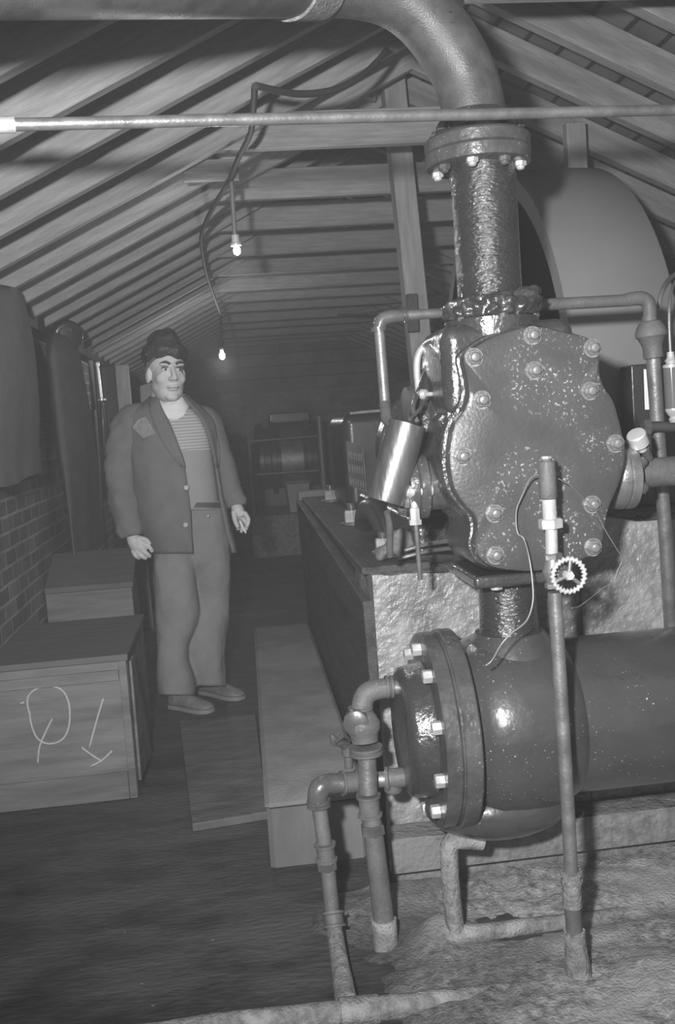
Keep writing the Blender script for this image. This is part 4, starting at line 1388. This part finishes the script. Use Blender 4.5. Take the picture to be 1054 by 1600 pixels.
# ================================================================== CRATES AND WALL CLUTTER
cr = thing('wooden_crate', 'large wooden crate with chalk scrawls on its front, close to the camera', 'crate', (-.62, 3.95, 0))
X0, X1, YF, YR, ZT = -.897, -.402, 3.566, 4.32, .512
MB().box((X0, YF + .008, .004), (X1 - .002, YF + .026, ZT)).build('front_panel', MT['crate'], cr, 0, .003)
MB().box((X1 - .02, YF + .03, .004), (X1, YR - .02, ZT)).build('side_panel', MT['crate'], cr, 0, .003)
MB().box((X0, YR - .02, .004), (X1, YR, ZT)).build('back_panel', MT['crate'], cr, 0, .003)
MB().box((X0, YF + .03, .004), (X0 + .018, YR - .022, ZT)).build('side_panel', MT['crate'], cr, 0, .003)
for z0_, z1_ in ((.437, .480), (.0, .105)):
    MB().box((X0, YF - .004, z0_ + .004), (X1 - .03, YF + .007, z1_)).build('batten', MT['crate'], cr, 0, .003)
MB().box((X1 - .028, YF - .004, .004), (X1, YF + .007, ZT)).build('corner_post', MT['crate'], cr, 0, .003)
m_ = MB().hexa([(X1 + .001, YF + .05, .05), (X1 + .012, YF + .05, .05), (X1 + .02, YR - .3, .02), (X1 + .001, YR - .3, .02), (X1 + .001, YF + .08, .49), (X1 + .01, YF + .08, .49), (X1 + .012, YF + .17, .49), (X1 + .001, YF + .17, .49)])
m_.build('side_brace', MT['crate'], cr, 0, .002)
MB().box((X0, YF - .012, ZT + .001), (X1 + .008, YR + .01, ZT + .024)).build('lid', MT['lid'], cr, 0, .003)
CZ = lambda x, y, d=.003: P(x * .3985, 880 + y * .3985, YF - d)
for L in (((115, 580), (125, 640), (150, 690), (195, 708), (245, 690), (270, 640), (272, 560), (250, 505), (215, 484), (180, 482), (140, 494), (112, 520), (108, 555), (116, 590)),
          ((205, 610), (180, 660), (155, 720), (148, 785)), ((405, 530), (378, 620), (350, 725)), ((320, 722), (360, 752), (402, 778)), ((355, 797), (400, 772), (440, 735)), ((95, 545), (80, 550))):
    MB().tube([CZ(*q, -.0055 if 475 < q[1] < 835 else .004) for q in L], .0042, 6, 4).build('chalk_mark', MT['chalk'], cr, 180)

c2 = thing('lidded_chest', 'smaller wooden chest with a sloping lid behind the chalk-marked crate', 'chest', (-.7, 5.2, 0))
xr_ = P(207, 930, 4.85).x
zt_ = P(205, 908, 4.85).z
MB().box((-.897, 4.85, .0), (xr_, 5.15, zt_ - .03)).build('case', MT['crate'], c2, 0, .004)
m_ = MB().hexa([(-.897, 4.83, zt_ - .028), (xr_ + .01, 4.83, zt_ - .028), (xr_ + .01, 5.17, zt_ + .10), (-.897, 5.17, zt_ + .10), (-.897, 4.83, zt_), (xr_ + .01, 4.83, zt_), (xr_ + .01, 5.17, zt_ + .13), (-.897, 5.17, zt_ + .13)])
m_.build('lid', MT['lid'], c2, 0, .004)
a_, b_ = G(229, 986, 0), P(214, 868, 6.6)
m_ = MB().hexa([Vector((a_.x - .05, a_.y, 0)), Vector((a_.x + .05, a_.y, 0)), Vector((a_.x + .05, a_.y + .03, 0)), Vector((a_.x - .05, a_.y + .03, 0)), b_ + Vector((-.05, .1, 0)), b_ + Vector((.05, .1, 0)), b_ + Vector((.05, .13, 0)), b_ + Vector((-.05, .13, 0))])
tag(m_.build('leaning_board', MT['crate'], None, 0, .003), 'short pale board standing upright behind the man beside the chest', 'board')

def coat(name, label, y0_, y1_, zt, zb, xc, wt, mt, seed, flare=0):
    m = MB()
    rr = []
    for i in range(17):
        t = i / 16
        z = zt + (zb - zt) * t
        hw_ = (wt * (1 if t > .12 else .35 + .65 * math.sqrt(t / .12))) * (y1_ - y0_) / 2 * (.86 + .14 * t)
        dp_ = .05 + .035 * math.sin(math.pi * min(1, t + .15))
        ring = []
        for k in range(40):
            a = 2 * math.pi * k / 40
            fold = 1 + .22 * noise.noise((math.cos(a) * 3 + seed, math.sin(a) * 3, t * 1.5)) * (0.3 + t)
            ring.append((xc + dp_ * math.cos(a) * fold, (y0_ + y1_) / 2 - flare * (1 - t) + hw_ * (1 - 1.1 * flare * (1 - t)) * math.sin(a) * (1 + .04 * math.sin(a * 5 + seed)), z + .012 * math.sin(a * 3 + seed) * t))
        rr.append(ring)
    m.loft(rr)
    return tag(m.build(name, MT[mt], None, 60), label, 'coat')
coat('hanging_coat', 'short grey coat hanging on the brick wall above the crate', 3.55, 4.47, 1.90, 1.17, -.80, 1, 'coat2', 1)
coat('hanging_coat', 'long dark coat hanging on the wall behind the man', 5.15, 6.3, 1.86, .70, -.785, 1, 'coat', 4, .36)
hl = thing('round_lamp', 'round dark lamp housing with a glint above the long coat', 'lamp', P(104, 540, 5.3))
hq = P(104, 524, 5.3)
m_ = MB().lathe(hq, Vector((.5, -1, -.3)), [(-.09, .02), (-.07, .06), (-.03, .078), (.02, .08), (.03, .074), (.034, .06)], 28)
m_.build('housing', MT['darkmach'], hl, 50)
m_ = MB().lathe(hq, Vector((.5, -1, -.3)), [(.03, .058), (.04, .04), (.044, .012)], 24)
m_.build('lens', MT['cap'], hl, 50)
m_ = MB().tube([hq + Vector((0, .06, 0)), Vector((-.9, hq.y + .1, hq.z))], .012, 8)
m_.build('bracket', MT['darkmach'], hl, 50)

YG = 6.9
ga_ = thing('wall_gauge', 'upright gauge with a pale tube beside the long coat', 'gauge', P(155, 700, YG))
m_ = MB().tube(px([(152, 572, YG), (158, 622, YG)]), .012, 12)
m_.build('tube', MT['brass'], ga_, 60)
m_ = MB().lathe(P(159, 626, YG), Zv, [(0, .03), (.012, .03), (.016, .014)], 16)
m_.build('base_collar', MT['brass'], ga_, 40)
m_ = MB().lathe(P(152, 572, YG), Zv, [(0, .016), (.02, .018), (.03, .010)], 14)
m_.build('top_cap', MT['brass'], ga_, 40)
m_ = MB().tube(px([(159, 628, YG), (161, 660, YG), (163, 700, YG)]), [.014, .022, .014], 10, 4)
m_.build('lower_fitting', MT['darkmach'], ga_, 60)
m_ = MB().hexa([P(143, 640, YG + .03), P(151, 640, YG + .03), P(151, 640, YG + .06), P(143, 640, YG + .06), P(137, 563, YG + .03), P(145, 563, YG + .03), P(145, 563, YG + .06), P(137, 563, YG + .06)])
m_.build('back_board', MT['rail'], ga_, 0)
m_ = MB().tube(px([(146, 640, YG + .05), (152, 720, YG + .05), (158, 850, YG + .05)]), .02, 10)
m_.build('down_pipe', MT['rail'], ga_, 60)
a_, b_ = P(196, 640, 7.3), P(192, 570, 7.3)
tp2 = thing('door_post', 'pale timber upright against the wall behind the man', 'post', (a_.x, 7.3, 0))
MB().box((a_.x - .05, 7.3, 0), (a_.x + .045, 7.36, b_.z)).build('upright', MT['woody'], tp2, 0, .004)
MB().box((-.897, 7.33, b_.z - .95), (a_.x - .055, 7.36, b_.z)).build('dark_board', MT['darkwood'], tp2, 0, .004)
a_ = P(225, 597, 7.6)
m_ = MB().hexa([(a_.x - .07, 7.6, 0), (a_.x + .1, 7.6, 0), (a_.x + .1, 7.65, 0), (a_.x - .07, 7.65, 0), (a_.x - .045, 7.7, a_.z - .02), (a_.x + .05, 7.7, a_.z), (a_.x + .05, 7.74, a_.z), (a_.x - .045, 7.74, a_.z - .02)])
tag(m_.build('tall_board', MT['crate'], None, 0, .01), 'tall pale board whose top shows beside the neck of the man', 'board')

# ================================================================== LAMPS AND CABLES
def bulb(parent, c, r):
    m = MB().lathe(c + Vector((0, 0, r * 2.2)), -Zv, [(0, r * .45), (r * .8, r * .55), (r * 1.5, r * .95), (r * 2.2, r), (r * 2.8, r * .8), (r * 3.15, r * .3)], 20)
    return m.build('bulb', MT['bulb'], parent, 60)
L1 = P(370, 393, 3.74)
l1 = thing('pendant_lamp', 'lit bulb on a rigid rod under a wooden block in the middle of the roof', 'lamp', L1)
ba, bb = P(286, 275, 3.80), P(371, 250, 3.80)
MB().box((ba.x, 3.775, bb.z - .075), (bb.x, 3.80, bb.z)).build('mounting_board', MT['wood'], l1, 0, .003)
ro = MB().tube([P(360, 262, 3.755), P(367, 372, 3.74)], .0085, 12)
ro.build('rod', MT['rail'], l1, 60)
MB().lathe(P(367, 366, 3.74), P(369, 386, 3.74) - P(367, 366, 3.74), [(0, .009), (.004, .014), (.03, .016), (.034, .02), (.042, .02)], 16).build('socket', MT['brass'], l1, 40)
bulb(l1, L1, .0135)
L2 = P(347, 557, 7.0)
l2 = thing('pendant_lamp', 'lit bulb hanging from the long cable above the head of the man, farther off', 'lamp', L2)
MB().tube([P(345, 490, 7.0), L2 + Vector((0, 0, .09))], .009, 8).build('cord', MT['cable'], l2, 60)
MB().lathe(L2 + Vector((0, 0, .11)), -Zv, [(0, .01), (.01, .02), (.055, .022)], 14).build('socket', MT['cable'], l2, 40)
bulb(l2, L2, .021)
for nm, loc, e in (('bulb_light', L1, 6), ('bulb_light', L2, 14)):
    ld_ = bpy.data.lights.new(nm, 'POINT')
    ld_.energy = e
    ld_.shadow_soft_size = .03
    lo_ = bpy.data.objects.new(nm, ld_)
    COL.objects.link(lo_)
    lo_.location = loc - Vector((0, 0, .06))
wire('electric_cable', px([(604, 78, 3.45), (590, 95, 3.4), (560, 122, 3.3), (520, 141, 3.2), (470, 147, 3.1), (430, 141, 3.0), (400, 134, 2.93)]), 'sagging cable running from near the top of the timber post', .011, 'cable', 'cable')
wire('electric_cable', px([(398, 134, 2.93), (396, 165, 3.08), (392, 205, 3.3), (380, 232, 3.48), (370, 252, 3.6), (357, 285, 3.78), (338, 315, 4.1), (322, 345, 4.5), (314, 372, 4.9), (317, 400, 5.4), (323, 430, 5.9), (335, 465, 6.5), (345, 492, 7.0)]), 'black cable snaking under the roof past the near lamp', .010, 'cable', 'cable')
wire('drooping_wire', px([(440, 477, 12.3), (490, 488, 10.5), (540, 492, 9.3), (585, 488, 8.4), (625, 478, 7.8)]), 'pale wire sagging across the far end of the room', .009, 'rail', 'wire')

# ================================================================== FAR MACHINES
pz = .42
pl = thing('motor_plinth', 'low dark concrete plinth carrying the far motor', 'plinth', (.7, 10.7, 0))
MB().box((.22, 9.85, 0), (1.25, 11.7, pz)).build('block', MT['ledge'], pl, 0, .02)
mo = thing('electric_motor', 'big dark electric motor at the far end behind the railing', 'motor', (.72, 11, pz))
mc = P(452, 718, 11)
m_ = MB().lathe((mc.x - .38, 11, mc.z), Xv, [(0, .15), (.01, .36), (.04, .42), (.09, .42), (.10, .36), (.16, .36), (.17, .46), (.22, .46), (.23, .37), (.53, .37), (.54, .46), (.59, .46), (.60, .36), (.66, .36), (.67, .42), (.72, .42), (.75, .36), (.76, .15)], 48)
m_.build('frame', MT['motor'], mo, 35)
MB().lathe((mc.x - .11, 11, mc.z), Xv, [(0, .372), (.003, .382), (.24, .382), (.243, .372)], 48).build('highlight_band', MT['steel'], mo, 40)  # paler ring added to carry the highlight of the motor body
MB().box((mc.x - .33, 10.7, pz), (mc.x + .33, 11.3, pz + .22)).build('feet', MT['motor'], mo, 0, .02)
MB().box((mc.x - .2, 10.85, mc.z + .40), (mc.x + .25, 11.15, mc.z + .52)).build('terminal_box', MT['motor'], mo, 0, .02)
a_, b_ = P(449, 800, 10.1), P(482, 752, 10.1)
bn = thing('metal_bin', 'pale square bin standing before the far motor', 'bin', (a_.x, 10.1, pz))
MB().hexa([(a_.x + .02, 10.0, pz), (b_.x - .02, 10.0, pz), (b_.x - .02, 10.2, pz), (a_.x + .02, 10.2, pz), (a_.x, 9.98, b_.z), (b_.x, 9.98, b_.z), (b_.x, 10.22, b_.z), (a_.x, 10.22, b_.z)]).build('body', MT['bin'], bn, 0, .01)
MB().tube([(a_.x, 9.98, b_.z), (b_.x, 9.98, b_.z), (b_.x, 10.22, b_.z), (a_.x, 10.22, b_.z), (a_.x, 9.99, b_.z)], .012, 8).build('rim', MT['rail'], bn, 0)
YRL = 9.95
rl_ = thing('guard_railing', 'thin grey guard railing in front of the far motor', 'railing', (.5, YRL, pz))
for x0_, y0_, x1_, r in ((388, 684, 398, .02), (498, 650, 505, .028)):
    t = P(x0_, y0_, YRL)
    MB().tube([(t.x, YRL, pz), (t.x, YRL, t.z)], r, 12).build('post', MT['rail'], rl_, 60)
for (xa, ya), (xb, yb) in (((388, 690), (498, 681)), ((391, 742), (499, 735))):
    MB().tube([P(xa, ya, YRL), P(xb, yb, YRL)], .010, 10).build('bar', MT['rail'], rl_, 60)
for x, y in ((388, 686), (391, 742)):
    t = P(x, y, YRL)
    MB().lathe((t.x if y < 700 else P(388, 684, YRL).x, YRL, t.z - .04), Zv, [(0, .028), (.07, .028)], 12).build('clamp', MT['crate'], rl_, 40)
